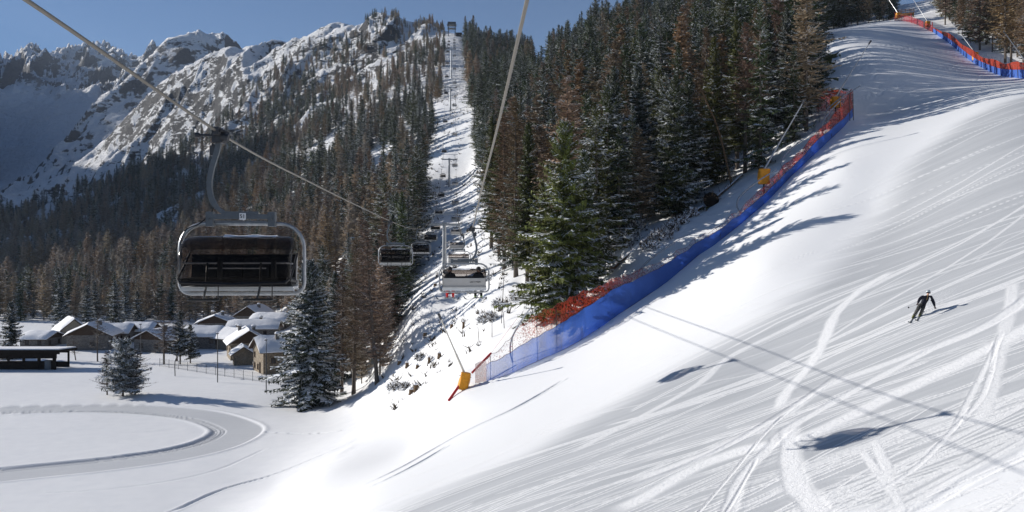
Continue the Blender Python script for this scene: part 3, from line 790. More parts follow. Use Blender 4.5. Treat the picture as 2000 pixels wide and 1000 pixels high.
# thin out: no two stems closer than the spacing
cell = {}
sel = []
for i, (x, d, z, u, v) in enumerate(T):
    s = 2.6 if d < 260 else 3.6 if d < 500 else 4.4
    ok = all((x - a) ** 2 + (d - b_) ** 2 > (c + 1.0) ** 2 for a, b_, c in TREES_NEAR) if d < 175 else True
    if not ok: continue
    ci, cj = int(x // s), int(d // s)
    if any((x - a) ** 2 + (d - b_) ** 2 < s * s for p in (-1, 0, 1) for q in (-1, 0, 1) for a, b_ in cell.get((s, ci + p, cj + q), ())): continue
    cell.setdefault((s, ci, cj), []).append((x, d)); sel.append(i)
T = T[sel]
Tz = H(T[:, 0], T[:, 1])
n = len(T); u = T[:, 3]; v = T[:, 4]; d = T[:, 1]
patch = fbm(T[:, 0] / 45, d / 45, 3, 51)
pl = np.full(n, .3)
L_ = u < 886
pl = np.where(L_, .30 + .9 * patch, .26 + .8 * patch)
pl = np.where(L_ & (v > 430) & (u < 620), .74 + .5 * patch, pl)       # larches low on the left
pl = np.where(L_ & (v < 200), .6 + .6 * patch, pl)
pl = np.where(u > 1600, .2, pl); pl = np.where(u > 1760, .65, pl)
is_l = rng.random(n) < pl
frosty = is_l & (L_ & (rng.random(n) < np.where(v > 430, .85, .6)) | (~L_ & (d > 260) & (rng.random(n) < .3)))
hgt = rng.normal(19, 4.0, n).clip(9, 28)
hgt = np.where(L_ & (v < 330), hgt * np.interp(v, [60, 330], [.5, .95]), hgt)
hgt = np.where(L_ & (v > 560), hgt * .72, hgt)
hgt = np.where((u > 1600), hgt * .9, hgt)
hgt = np.where(rng.random(n) < .16, hgt * .6, hgt)
rot = rng.uniform(0, 6.28, n); var = rng.integers(0, 30, n); wid = rng.uniform(.9, 1.3, n)
# what each tree shows, near ones first over a small raster
W_, H_ = 500, 250
zb = np.full((H_, W_), 1e9)
for i in range(W_):
    uu_ = i * 4 + 2; k = min(len(_hu) - 1, int(round((uu_ + 60) / 6)))
    run = H_
    vv_ = (500 - FPX * _hh[k]) / 4
    for dd_, q in zip(_hd, vv_):
        if q < run:
            a = int(max(0, q)); zb[a:int(run), i] = np.minimum(zb[a:int(run), i], dd_); run = q
        if run <= 0: break
cov = np.zeros((H_, W_), bool); seen = np.zeros(n)
for x, dd_, c in TREES_NEAR: pass
order = np.argsort(d)
for i in order:
    p0 = (500 - FPX * Tz[i] / d[i]) / 4; p1 = (500 - FPX * (Tz[i] + hgt[i]) / d[i]) / 4; cx = u[i] / 4; hw = .14 * (p0 - p1)
    r0, r1 = int(max(0, p1)), int(min(H_ - 1, p0))
    c = 0
    for r in range(r0, r1 + 1):
        w = hw * (r - p1 + .5) / max(1, p0 - p1)
        a, b_ = int(max(0, cx - w)), int(min(W_ - 1, cx + w))
        if b_ < a: continue
        sl = cov[r, a:b_ + 1]; vis = (~sl) & (zb[r, a:b_ + 1] > d[i] * .97)
        c += vis.sum(); sl |= vis
    seen[i] = c
def zone(i):
    if u[i] > 1760: return 'right'
    if u[i] > 1605: return 'top'
    if L_[i]: return 'valley' if (v[i] > 585 and d[i] < 420 and u[i] < 600) else 'slope' if d[i] < 500 else 'high'
    return 'edge' if d[i] < 150 else 'wood' if d[i] < 330 else 'crest'
WHERE = dict(right='in the sunlit wood right of the upper piste', top='in the row along the top edge of the upper piste', valley='in the grove behind the stone village', slope='on the lower mountainside left of the lift corridor',
             high='high on the mountainside left of the lift corridor', edge='at the front of the dense wood above the blue net', wood='in the middle of the dense wood right of the lift corridor', crest='near the skyline of the wooded hill right of the lift corridor')
single = np.zeros(n, bool)
LOOK = {('s', 0): 'dark green spruce', ('s', 1): 'snow dusted spruce', ('s', 2): 'heavily snow dusted spruce', ('l', 0): 'bare red brown larch', ('l', 1): 'bare snow dusted larch', ('f', 0): 'pale frosted larch'}
groups_first = {}
for kind, flag in (('s', ~is_l), ('l', is_l & ~frosty), ('f', frosty)):
    ids = np.where(flag & (seen > 0))[0]
    ids = ids[np.argsort(-seen[ids])][:270 if kind == 's' else 145]
    lib = {'s': SPR, 'l': LAR, 'f': FRL}[kind]
    for i in ids:
        single[i] = True
        k = var[i] % len(lib)
        o = bpy.data.objects.new('spruce_tree' if kind == 's' else 'larch_tree', lib[k])
        s = hgt[i] / 20
        o.location = (T[i, 0], T[i, 1], Tz[i] - .2); o.rotation_euler = (0, 0, rot[i]); o.scale = (s * wid[i], s * wid[i], s)
        link(o)
        lk = {0: 0, 1: 1, 2: 1, 3: 0, 4: 2, 5: 0}[k] if kind == 's' else 0 if kind == 'f' else {0: 0, 1: 0, 2: 1, 3: 0, 4: 1}[k]
        lb = LOOK[(kind, lk)] + ' ' + WHERE[zone(i)]
        tag(o, lb, 'spruce tree' if kind == 's' else 'larch tree', 'forest: ' + lb)
        groups_first.setdefault((kind, k), o)
rest = np.where(~single)[0]
print('forest', n, 'seen', (seen > 0).sum(), 'spruce', (~is_l & (seen > 0)).sum(), 'larch', (is_l & (seen > 0)).sum(), 'rest', len(rest))
def forest_stuff(name, ids, lib, srcs, label):
    """one object: each vertex carries a tree of the named kinds"""
    me = bpy.data.meshes.new(name)
    me.vertices.add(len(ids)); me.vertices.foreach_set('co', np.stack([T[ids, 0], T[ids, 1], Tz[ids] - .2], 1).astype(np.float32).ravel())
    a = me.attributes.new('scl', 'FLOAT_VECTOR', 'POINT'); s = hgt[ids] / 20
    a.data.foreach_set('vector', np.stack([s * wid[ids], s * wid[ids], s], 1).astype(np.float32).ravel())
    a = me.attributes.new('rotz', 'FLOAT_VECTOR', 'POINT'); a.data.foreach_set('vector', np.stack([rot[ids] * 0, rot[ids] * 0, rot[ids]], 1).astype(np.float32).ravel())
    a = me.attributes.new('kind_id', 'INT', 'POINT'); a.data.foreach_set('value', (var[ids] % len(lib)).astype(np.int32))
    o = link(bpy.data.objects.new(name, me))
    ng = bpy.data.node_groups.new(name, 'GeometryNodeTree')
    ng.interface.new_socket('Geometry', in_out='INPUT', socket_type='NodeSocketGeometry'); ng.interface.new_socket('Geometry', in_out='OUTPUT', socket_type='NodeSocketGeometry')
    gi = ng.nodes.new('NodeGroupInput'); go = ng.nodes.new('NodeGroupOutput'); jn = ng.nodes.new('GeometryNodeJoinGeometry')
    def na(nm, t):
        q = ng.nodes.new('GeometryNodeInputNamedAttribute'); q.data_type = t; q.inputs[0].default_value = nm; return q.outputs[0]
    for k, src in srcs:
        oi = ng.nodes.new('GeometryNodeObjectInfo'); oi.transform_space = 'ORIGINAL'; oi.inputs['Object'].default_value = src; oi.inputs['As Instance'].default_value = True
        ip = ng.nodes.new('GeometryNodeInstanceOnPoints'); cm = ng.nodes.new('FunctionNodeCompare'); cm.data_type = 'INT'; cm.operation = 'EQUAL'
        ng.links.new(na('kind_id', 'INT'), cm.inputs[2]); cm.inputs[3].default_value = k
        ng.links.new(gi.outputs[0], ip.inputs['Points']); ng.links.new(cm.outputs[0], ip.inputs['Selection']); ng.links.new(oi.outputs['Geometry'], ip.inputs['Instance'])
        ng.links.new(na('rotz', 'FLOAT_VECTOR'), ip.inputs['Rotation']); ng.links.new(na('scl', 'FLOAT_VECTOR'), ip.inputs['Scale'])
        ng.links.new(ip.outputs[0], jn.inputs[0])
    ng.links.new(jn.outputs[0], go.inputs[0])
    md = o.modifiers.new('trees', 'NODES'); md.node_group = ng
    tag(o, label, 'forest', kind='stuff')
forest_stuff('spruce_forest', rest[~is_l[rest]], SPR, [(k, groups_first[('s', k)]) for k in range(len(SPR))], 'mass of small and half hidden spruces filling the wooded mountainsides')
forest_stuff('larch_forest', rest[(is_l & ~frosty)[rest]], LAR, [(k, groups_first[('l', k)]) for k in range(len(LAR))], 'mass of small and half hidden brown larches filling the wooded mountainsides')
forest_stuff('frosted_larch_forest', rest[frosty[rest]], FRL, [(k, groups_first[('f', k)]) for k in range(len(FRL))], 'mass of small pale frosted larches filling the mountainside left of the lift')
# ---------------------------------------------------------------- shapes
class MB:
    """collects shapes and links them as one mesh"""
    def __init__(s): s.v = []; s.f = []; s.m = []; s.cur = 0
    def add(s, V, F, m=None):
        o = len(s.v); s.v.extend([tuple(p) for p in V]); s.f.extend([tuple(i + o for i in q) for q in F]); s.m.extend([s.cur if m is None else m] * len(F))
    def box(s, c, size, rot=None, m=None, taper=1.0):
        hx, hy, hz = (q / 2 for q in size); c = Vector(c)
        P = [Vector((a * hx * (taper if k > 0 else 1), b_ * hy * (taper if k > 0 else 1), k * hz)) for k in (-1, 1) for a, b_ in ((-1, -1), (1, -1), (1, 1), (-1, 1))]
        if rot is not None: P = [rot @ p for p in P]
        s.add([p + c for p in P], [(3, 2, 1, 0), (4, 5, 6, 7), (0, 1, 5, 4), (1, 2, 6, 5), (2, 3, 7, 6), (3, 0, 4, 7)], m)
    def tube(s, path, r, n=8, m=None, cap=True, closed=False, flat=1.0):
        path = [Vector(p) for p in path]; L = len(path)
        rr = r if isinstance(r, (list, tuple)) else [r] * L
        V = []; F = []; up = None
        for i, p in enumerate(path):
            if closed: t = path[(i + 1) % L] - path[i - 1]
            else: t = path[min(i + 1, L - 1)] - path[max(i - 1, 0)]
            t.normalize()
            if up is None:
                up = Vector((0, 0, 1)) if abs(t.z) < .9 else Vector((0, 1, 0))
            sd = t.cross(up)
            if sd.length < 1e-4: sd = t.cross(Vector((1, 0, 0)))
            sd.normalize(); up = sd.cross(t).normalized()
            for k in range(n):
                a = 2 * math.pi * (k + .5) / n
                V.append(p + sd * (math.cos(a) * rr[i]) + up * (math.sin(a) * rr[i] * flat))
        for i in range(L if closed else L - 1):
            j = (i + 1) % L
            for k in range(n): F.append((i * n + k, i * n + (k + 1) % n, j * n + (k + 1) % n, j * n + k))
        if cap and not closed:
            F.append(tuple(range(n - 1, -1, -1))); F.append(tuple(range((L - 1) * n, L * n)))
        s.add(V, F, m)
    def sheet(s, rows, thick=0.0, m=None):
        """grid of points, given a thickness along its normals"""
        nr, nc = len(rows), len(rows[0]); G = np.array([[tuple(p) for p in r] for r in rows], float)
        du = np.gradient(G, axis=1); dv = np.gradient(G, axis=0); nn = np.cross(du, dv); nn /= np.linalg.norm(nn, axis=2)[..., None] + 1e-9
        A = (G + nn * thick / 2).reshape(-1, 3); B = (G - nn * thick / 2).reshape(-1, 3); o = nr * nc; F = []
        for i in range(nr - 1):
            for k in range(nc - 1):
                a = i * nc + k; q = (a, a + 1, a + nc + 1, a + nc); F.append(q); F.append(tuple(o + z_ for z_ in q[::-1]))
        ring = [k for k in range(nc)] + [i * nc + nc - 1 for i in range(1, nr)] + [(nr - 1) * nc + k for k in range(nc - 2, -1, -1)] + [i * nc for i in range(nr - 2, 0, -1)]
        for a, b_ in zip(ring, ring[1:] + ring[:1]): F.append((b_, a, o + a, o + b_))
        s.add(list(A) + list(B), F, m)
    def lathe(s, prof, c=(0, 0, 0), n=16, m=None, rot=None):
        V = []; F = []; c = Vector(c)
        for r, z in prof:
            for k in range(n):
                a = 2 * math.pi * k / n; p = Vector((r * math.cos(a), r * math.sin(a), z)); V.append((rot @ p if rot is not None else p) + c)
        for i in range(len(prof) - 1):
            for k in range(n): F.append((i * n + k, i * n + (k + 1) % n, (i + 1) * n + (k + 1) % n, (i + 1) * n + k))
        F.append(tuple(range(n - 1, -1, -1))); F.append(tuple(range((len(prof) - 1) * n, len(prof) * n)))
        s.add(V, F, m)
    def build(s, name, mats, parent=None, smooth=False, bevel=0):
        me = bpy.data.meshes.new(name); me.from_pydata(s.v, [], s.f)
        for q in (mats if isinstance(mats, (list, tuple)) else [mats]): me.materials.append(q)
        me.polygons.foreach_set('material_index', np.array(s.m, np.int32))
        if smooth: me.polygons.foreach_set('use_smooth', np.ones(len(me.polygons), bool))
        me.update()
        if smooth:
            try: me.set_sharp_from_angle(angle=R(42))
            except Exception: pass
        if bevel:
            bm = bmesh.new(); bm.from_mesh(me); bmesh.ops.bevel(bm, geom=list(bm.edges), offset=bevel, segments=2, affect='EDGES', profile=.6); bm.to_mesh(me); bm.free()
        return link(bpy.data.objects.new(name, me), parent)
def empty(name, loc, rz=0, parent=None):
    o = bpy.data.objects.new(name, None); o.empty_display_size = .3; o.location = loc; o.rotation_euler = (0, 0, rz); return link(o, parent)
def copy_tree(o, parent=None):
    c = o.copy(); col.objects.link(c)
    if parent is not None: c.parent = parent
    for k in [q for q in scene.objects if q.parent == o]: copy_tree(k, c)
    return c
def arc(pts_, n=8): return [Vector(p) for p in smooth_line(pts_, n)]
def flatmat(name, c, rough=.5, metal=0.0, var=.15, scale=8, spec=.4, bumpd=0):
    m, nt, b = nodes_mat(name); co = mapping(nt, (1, 1, 1))
    nz = noise(nt, scale, 4, .6, co)
    lo = tuple(q * (1 - var) for q in c); hi = tuple(min(1, q * (1 + var)) for q in c)
    nt.links.new(mixc(nt, ramp(nt, nz, .3, .7), lo, hi), b.inputs['Base Color'])
    b.inputs['Roughness'].default_value = rough; b.inputs['Metallic'].default_value = metal; b.inputs['Specular IOR Level'].default_value = spec
    if bumpd:
        bp = N(nt, 'ShaderNodeBump'); bp.inputs['Distance'].default_value = bumpd; nt.links.new(nz, bp.inputs['Height']); nt.links.new(bp.outputs[0], b.inputs['Normal'])
    return m
def netmat(name, c, solid, scale=22, holes=.5, tcol=None):
    """woven net: threads with open meshes between"""
    m, nt, b = nodes_mat(name)
    b.inputs['Roughness'].default_value = .6; b.inputs['Specular IOR Level'].default_value = .2
    co = mapping(nt, (1, 1, 1)); nz = noise(nt, .8, 3, .5, co)
    nt.links.new(mixc(nt, nz, tuple(q * .8 for q in c), tuple(min(1, q * 1.15) for q in c)), b.inputs['Base Color'])
    tr = N(nt, 'ShaderNodeBsdfTranslucent'); tr.inputs[0].default_value = (*(tcol or c), 1)
    tp = N(nt, 'ShaderNodeBsdfTransparent')
    m1 = N(nt, 'ShaderNodeMixShader'); m1.inputs[0].default_value = .4; nt.links.new(b.outputs[0], m1.inputs[1]); nt.links.new(tr.outputs[0], m1.inputs[2])
    m2 = N(nt, 'ShaderNodeMixShader'); sol = getattr_node(nt, 'solid')
    wv = noise(nt, scale, 2, .5, co)
    nt.links.new(ramp(nt, mathn(nt, 'ADD', sol, mathn(nt, 'MULTIPLY', mathn(nt, 'SUBTRACT', wv, .5), holes)), .1, .9), m2.inputs[0])
    nt.links.new(tp.outputs[0], m2.inputs[1]); nt.links.new(m1.outputs[0], m2.inputs[2])
    nt.links.new(m2.outputs[0], nt.nodes['Material Output'].inputs['Surface'])
    return m
M = dict(
    steel=flatmat('galvanised_steel', (.36, .37, .385), .42, .75, .2, 14), darksteel=flatmat('dark_steel', (.06, .062, .068), .5, .5, .3, 10), plate=flatmat('painted_steel', (.115, .13, .145), .5, .3, .12, 9),
    black=flatmat('black_plastic', (.012, .012, .013), .45, 0, .3, 12), cushion=flatmat('black_cushion', (.016, .016, .018), .75, 0, .3, 20, .2), shell=flatmat('grey_shell', (.42, .405, .385), .5, 0, .08, 3),
    pan=flatmat('pale_seat_pan', (.66, .66, .65), .45, 0, .06, 4), white=flatmat('white_paint', (.8, .8, .8), .5, 0, .04), ink=flatmat('dark_lettering', (.02, .02, .02), .6, 0, .1),
    yellow=flatmat('yellow_padding', (.72, .29, .015), .55, 0, .16, 5, .3, .03), red=flatmat('red_paint', (.5, .03, .03), .5, 0, .15, 6), wood=flatmat('weathered_timber', (.075, .05, .035), .85, 0, .4, 7, .15, .02),
    darkwood=flatmat('dark_timber', (.018, .013, .010), .9, 0, .4, 7, .1, .02), tan=flatmat('tan_timber', (.32, .17, .08), .8, 0, .3, 7, .15, .01), log=flatmat('log_wood', (.13, .085, .05), .85, 0, .4, 6, .15, .03),  # tan is a plain warm brown timber tone
    cap=flatmat('roof_snow', (.88, .88, .89), .7, 0, .03, 2, .2, .08), glass=flatmat('window_glass', (.02, .022, .026), .12, 0, .2), pale_lance=flatmat('pale_lance', (.62, .58, .5), .5, .1, .08, 5),
    plaster=flatmat('beige_plaster', (.42, .36, .27), .85, 0, .12, 3), net_rope=flatmat('net_rope', (.12, .05, .05), .8, 0, .2))
def stone(name, a, b_, mortar):
    m, nt, b = nodes_mat(name); co = mapping(nt, (1, 1, 1))
    vo = N(nt, 'ShaderNodeTexVoronoi'); vo.inputs['Scale'].default_value = 2.6; nt.links.new(mapping(nt, (1, 1, 1.7)), vo.inputs['Vector'])
    vd = N(nt, 'ShaderNodeTexVoronoi', feature='DISTANCE_TO_EDGE'); vd.inputs['Scale'].default_value = 2.6; nt.links.new(mapping(nt, (1, 1, 1.7)), vd.inputs['Vector'])
    sc_ = N(nt, 'ShaderNodeSeparateColor'); nt.links.new(vo.outputs['Color'], sc_.inputs[0])
    st = mixc(nt, sc_.outputs[0], a, b_); ed = ramp(nt, vd.outputs[0], .02, .09)
    nt.links.new(mixc(nt, ed, mortar, st), b.inputs['Base Color']); b.inputs['Roughness'].default_value = .9
    bp = N(nt, 'ShaderNodeBump'); bp.inputs['Distance'].default_value = .06; nt.links.new(ed, bp.inputs['Height']); nt.links.new(bp.outputs[0], b.inputs['Normal'])
    return m
M['stone'] = stone('stone_wall', (.30, .23, .15), (.16, .125, .09), (.36, .31, .24)); M['greystone'] = stone('grey_stone_wall', (.22, .20, .18), (.10, .09, .085), (.28, .26, .23))
# smoked bubble glass
bm_, nt, b = nodes_mat('smoked_bubble')
b.inputs['Base Color'].default_value = (.03, .03, .03, 1); b.inputs['Roughness'].default_value = .12
tp = N(nt, 'ShaderNodeBsdfTransparent'); tp.inputs[0].default_value = (.76, .73, .71, 1)
lw = N(nt, 'ShaderNodeLayerWeight'); lw.inputs[0].default_value = .25
mx = N(nt, 'ShaderNodeMixShader'); nt.links.new(mathn(nt, 'ADD', mathn(nt, 'MULTIPLY', lw.outputs[1], .6), .06, clamp=True), mx.inputs[0])
nt.links.new(tp.outputs[0], mx.inputs[1]); nt.links.new(b.outputs[0], mx.inputs[2]); nt.links.new(mx.outputs[0], nt.nodes['Material Output'].inputs['Surface']); M['bubble'] = bm_
def lettering(text, size, mat, name='lettering', depth=.006):
    cu = bpy.data.curves.new(name, 'FONT'); cu.body = text; cu.size = size; cu.extrude = depth; cu.align_x = 'CENTER'; cu.align_y = 'CENTER'
    o = bpy.data.objects.new(name, cu); col.objects.link(o)
    dg = bpy.context.evaluated_depsgraph_get(); me = bpy.data.meshes.new_from_object(o.evaluated_get(dg)); bpy.data.objects.remove(o); bpy.data.curves.remove(cu)
    me.materials.clear(); me.materials.append(mat); me.name = name; return me
# ---------------------------------------------------------------- the chairlift
SL = -0.0658                                   # the line bears a little left of the view
XL, XR = -4.75, 0.96                           # ropes: descending left, ascending right
RD = [-30, 0, 10, 18, 30, 45, 66, 100, 117, 140, 165, 180, 206, 250, 300, 345, 385, 420, 460, 510, 550, 600, 660, 720, 780, 840, 892]
ZL = [3.6, 3.1, 2.84, 2.5, 2.45, 2.5, 2.62, 3.1, 3.6, 4.4, 6.1, 7.1, 9.0, 14.2, 22.5, 32.5, 42.7, 57, 74, 97.7, 113, 132, 155, 172, 189.5, 207, 222]
ZR = [5.0, 4.1, 3.45, 2.9, 2.3, 1.45, 1.75, 2.5, 3.2, 4.2, 6.0, 7.1, 9.0, 14.2, 22.5, 32.5, 42.7, 57, 74, 97.7, 113, 132, 155, 172, 189.5, 207, 222]
def _spl(d, zs):
    P = np.array(RD, float); Z = np.array(zs, float); m = np.gradient(Z, P)
    i = int(np.clip(np.searchsorted(P, d) - 1, 0, len(P) - 2)); h = P[i + 1] - P[i]; t = (d - P[i]) / h
    return (2 * t ** 3 - 3 * t ** 2 + 1) * Z[i] + (t ** 3 - 2 * t ** 2 + t) * h * m[i] + (-2 * t ** 3 + 3 * t ** 2) * Z[i + 1] + (t ** 3 - t ** 2) * h * m[i + 1]
def rope_pt(side, d): return Vector(((XL if side == 'L' else XR) + SL * d, d, _spl(d, ZL if side == 'L' else ZR)))
rope_mat = flatmat('wire_rope', (.20, .185, .16), .5, .55, .25, 60)
def haul_rope(side, label):
    V = []; F = []; n = 18; ds = np.concatenate([np.arange(-25, 3, 1.0), np.arange(3, 48, .035), np.arange(48, 120, .5), np.arange(120, 892, 4)])
    P = np.array([tuple(rope_pt(side, d)) for d in ds])
    T_ = np.gradient(P, axis=0); T_ /= np.linalg.norm(T_, axis=1)[:, None]
    sd = np.cross(T_, (0, 0, 1)); sd /= np.linalg.norm(sd, axis=1)[:, None]; up = np.cross(sd, T_)
    a = 2 * np.pi * np.arange(n) / n
    lob = .027 * (1 + .16 * np.abs(np.cos(3 * (a[None] + ds[:, None] * 16.0))) - .1) * np.interp(ds, [60, 300, 900], [1, 1.1, 1.1])[:, None]
    X = P[:, None] + sd[:, None] * (np.cos(a)[None, :, None] * lob[..., None]) + up[:, None] * (np.sin(a)[None, :, None] * lob[..., None])
    i = np.arange(len(ds) * n).reshape(len(ds), n); f = np.stack([i[:-1], np.roll(i[:-1], -1, 1), np.roll(i[1:], -1, 1), i[1:]], -1).reshape(-1, 4)
    o = link(bpy.data.objects.new('haul_rope', mesh_np('haul_rope', X.reshape(-1, 3), f, rope_mat, True)))
    tag(o, label, 'cable')
haul_rope('L', 'steel haul rope crossing the top left and carrying the descending dark chairs')
haul_rope('R', 'steel haul rope from the top centre carrying the ascending chairs')

# one chair facing the camera; the origin is where it grips the rope
DX = .42                                       # middle of the seat lies right of the rope
def chair_shapes():
    S = {}
    b = MB(); hp = arc([(0, 0, -.1), (-.05, 0, -.38), (-.16, 0, -.75), (-.20, 0, -1.1), (-.12, 0, -1.42), (.08, 0, -1.62), (.36, 0, -1.70)], 6)
    b.tube(hp, [.072 if i < 26 else .06 for i in range(len(hp))], 4)
    S['hanger'] = (b, M['plate'], False)
    b = MB(); b.box((DX, 0, -1.70), (1.3, .10, .10)); b.box((DX, 0, -1.62), (.7, .08, .05))
    for x in (-.62, .62): b.box((DX + x, .06, -1.75), (.14, .2, .30)); b.tube([(DX + x, -.1, -1.74), (DX + x, .12, -1.74)], .02, 6)
    b.box((DX, 0, -1.79), (1.05, .05, .025))
    S['yoke'] = (b, M['plate'], False)
    b = MB(); b.tube([(0, -.36, .035), (0, .36, .0)], .045, 10); b.box((.01, -.22, .0), (.12, .30, .15)); b.box((.02, .2, -.02), (.13, .26, .17)); b.box((-.02, 0, -.1), (.2, .30, .22)); b.tube([(.06, -.1, -.09), (.2, -.1, -.12)], .085, 12)
    b.tube([(-.1, .0, -.05), (-.40, .0, -.05)], .026, 8); b.tube([(-.40, .0, -.05), (-.49, .0, -.05)], .055, 10); b.tube([(-.06, .04, -.3), (-.16, .04, -.22), (-.18, .04, -.42)], .03, 8); b.box((-.13, .03, -.36), (.12, .12, .2))
    for k in range(4): b.tube([(.06, -.3 + k * .16, .0), (.14, -.3 + k * .16, .02)], .035, 8)
    S['grip'] = (b, M['darksteel'], False)
    # frame: one bent tube round the seat
    x0, x1, zt, zb_ = DX - 1.25, DX + 1.25, -1.84, -3.27; r = .5; path = []
    for cx, cz, a0 in ((x1 - r, zt - r, 90), (x1 - .22, zb_ + .22, 0), (x0 + .22, zb_ + .22, -90), (x0 + r, zt - r, -180)):
        rr = r if cz > -2.6 else .22
        for k in range(8): a = R(a0 - k * 90 / 7); path.append((cx + rr * math.cos(a), .14, cz + rr * math.sin(a)))
    b = MB(); b.tube(path, .042, 8, closed=True)
    S['frame'] = (b, M['steel'], True)
    b = MB(); b.box((DX, -.02, -3.03), (2.12, .62, .10))
    for x in (-.8, -.27, .27, .8): b.box((DX + x, -.04, -2.965), (.50, .54, .05))
    b.box((DX, -.345, -3.02), (2.16, .05, .15))
    S['seat'] = (b, M['cushion'], False)
    b = MB(); b.box((DX, .0, -3.14), (2.2, .60, .05)); b.box((DX, -.28, -3.175), (2.24, .06, .05)); b.box((DX, .315, -3.11), (2.2, .04, .17))
    S['seat_pan'] = (b, M['pan'], False)
    rot = Matrix.Rotation(R(-10), 3, 'X')
    b = MB(); b.box((DX, .33, -2.76), (2.1, .08, .50), rot)
    for x in (-.8, -.27, .27, .8): b.box((DX + x, .275, -2.76), (.5, .05, .46), rot)
    b.box((DX, .36, -2.50), (2.12, .11, .05), rot)
    S['backrest'] = (b, M['cushion'], False)
    b = MB(); b.box((DX, .40, -2.77), (2.06, .03, .42), rot); b.box((DX, .4, -3.0), (2.16, .04, .04)); b.box((DX - 1.04, .37, -2.78), (.05, .09, .52), rot); b.box((DX + 1.04, .37, -2.78), (.05, .09, .52), rot)
    S['back_shell'] = (b, M['shell'], False)
    # folding bubble
    prof = arc([(y_, 0, z_) for y_, z_ in ((.36, -2.36), (.24, -2.2), (.0, -2.1), (-.32, -2.17), (-.58, -2.42), (-.70, -2.76), (-.66, -3.05))], 4)
    rows = []
    for xx, sc_ in ((-1.10, .66), (-1.098, .80), (-1.085, .88), (-1.05, .945), (-.97, .985), (-.8, 1.0), (-.4, 1.005), (0, 1.005), (.4, 1.005), (.8, 1.0), (.97, .985), (1.05, .945), (1.085, .88), (1.098, .80), (1.10, .66)):
        rows.append([(DX + xx, -.0 + p.x * sc_, -2.75 + (p.z + 2.75) * sc_) for p in prof])
    b = MB(); b.sheet(rows, .006)
    S['bubble'] = (b, M['bubble'], True)
    b = MB()
    ep = [(DX + xx, p.x * 1.0, -2.75 + (p.z + 2.75) * 1.0) for xx in (0,) for p in prof]
    b.tube([(DX - 1.07, -.58, -2.95), (DX - 1.02, -.63, -3.02), (DX, -.66, -3.06), (DX + 1.02, -.63, -3.02), (DX + 1.07, -.58, -2.95)], .04, 6)
    for x in (-1.09, 1.09): b.tube([(DX + x, .25, -2.45), (DX + x, -.15, -2.72), (DX + x, -.56, -2.96)], .024, 6); b.tube([(DX + x, -.56, -2.97), (DX + x * .99, .2, -3.02)], .03, 6)
    S['bubble_rim'] = (b, M['black'], False)
    # closing bar with two footrests
    b = MB(); b.tube([(DX - 1.0, .2, -2.66), (DX - 1.0, -.52, -2.64), (DX + 1.0, -.52, -2.64), (DX + 1.0, .2, -2.66)], .018, 6); b.tube([(DX - .55, -.54, -2.74), (DX + .62, -.54, -2.74)], .014, 6)
    S['safety_bar'] = (b, M['steel'], False)
    for side, x in ((0, -.52), (1, .52)):
        b = MB(); b.tube([(DX + x, -.52, -2.64), (DX + x, -.60, -2.85), (DX + x, -.62, -3.1), (DX + x - .04, -.66, -3.34)], .022, 6); b.tube([(DX + x - .32, -.66, -3.36), (DX + x + .26, -.66, -3.36)], .026, 6); b.box((DX + x + .25, -.55, -2.78), (.09, .07, .36)); b.tube([(DX + x + .24, -.64, -3.05), (DX + x + .24, -.66, -3.34)], .012, 5)
        S['footrest' + str(side)] = (b, M['black'], False)
    return S
def make_chair():
    root = empty('lift_chair', (0, 0, 0))
    obs = {}
    for k, (b, mt, sm) in chair_shapes().items(): obs[k] = b.build(k.rstrip('01'), mt, root, sm)
    s = MB(); s.sheet([[(DX + .45 * a + .15, .0 + .2 * c, -2.085 + .0 * a - .05 * c * c + .012 * math.sin(a * 5)) for c in (-1, -.5, 0, .5, 1)] for a in np.linspace(-1, 1.3, 9)], .02); s.build('snow_dusting', M['cap'], obs['bubble'], True)
    return root, obs
chair, obs = make_chair()
p = MB(); p.box((DX + .06, -.095, -1.70), (.13, .012, .135)); np_ = p.build('number_plate', M['white'], chair)
tm = lettering('51', .11, M['ink']); to = link(bpy.data.objects.new('lettering', tm), np_); to.location = (DX + .06, -.108, -1.70); to.rotation_euler = (R(90), 0, 0)
w = MB(); w.tube(arc([(DX - 1.2, .1, -2.55), (DX - 1.22, .1, -2.2), (DX - 1.1, .1, -1.95), (DX - .85, .1, -1.84), (DX - .6, .08, -1.6), (DX - .55, .05, -1.45)], 5), .012, 5); w.build('cable', M['black'], chair)
# merged far version
def far_chair_mesh():
    b = MB(); mats = []; 
    for k, (q, mt, sm) in chair_shapes().items():
        if mt not in mats: mats.append(mt)
        b.add(q.v, q.f, mats.index(mt))
    o = b.build('lift_chair', mats); me = o.data; bpy.data.objects.remove(o); return me
far_me = far_chair_mesh()
def ord_(i): return ('first', 'second', 'third', 'fourth', 'fifth', 'sixth', 'seventh', 'eighth', 'ninth', 'tenth', 'eleventh', 'twelfth', 'thirteenth', 'fourteenth', 'fifteenth', 'sixteenth', 'seventeenth', 'eighteenth')[i]
DESC = [18, 66, 117, 165, 211, 258, 306, 355, 405, 455, 505, 556, 607, 658, 710, 762, 815]
ASC = [45, 95, 142, 190, 238, 286, 334, 382, 432, 482, 532, 584, 636, 688, 740, 792, 844]
proto = chair; grp_d = 'dark bubble chairs riding down the left rope'; grp_a = 'bubble chairs riding up the right rope'
bearing = -math.atan(SL)
def place(o, side, d):
    o.location = rope_pt(side, d); o.rotation_euler = (0, 0, bearing + (0 if side == 'L' else math.pi))
plain = None
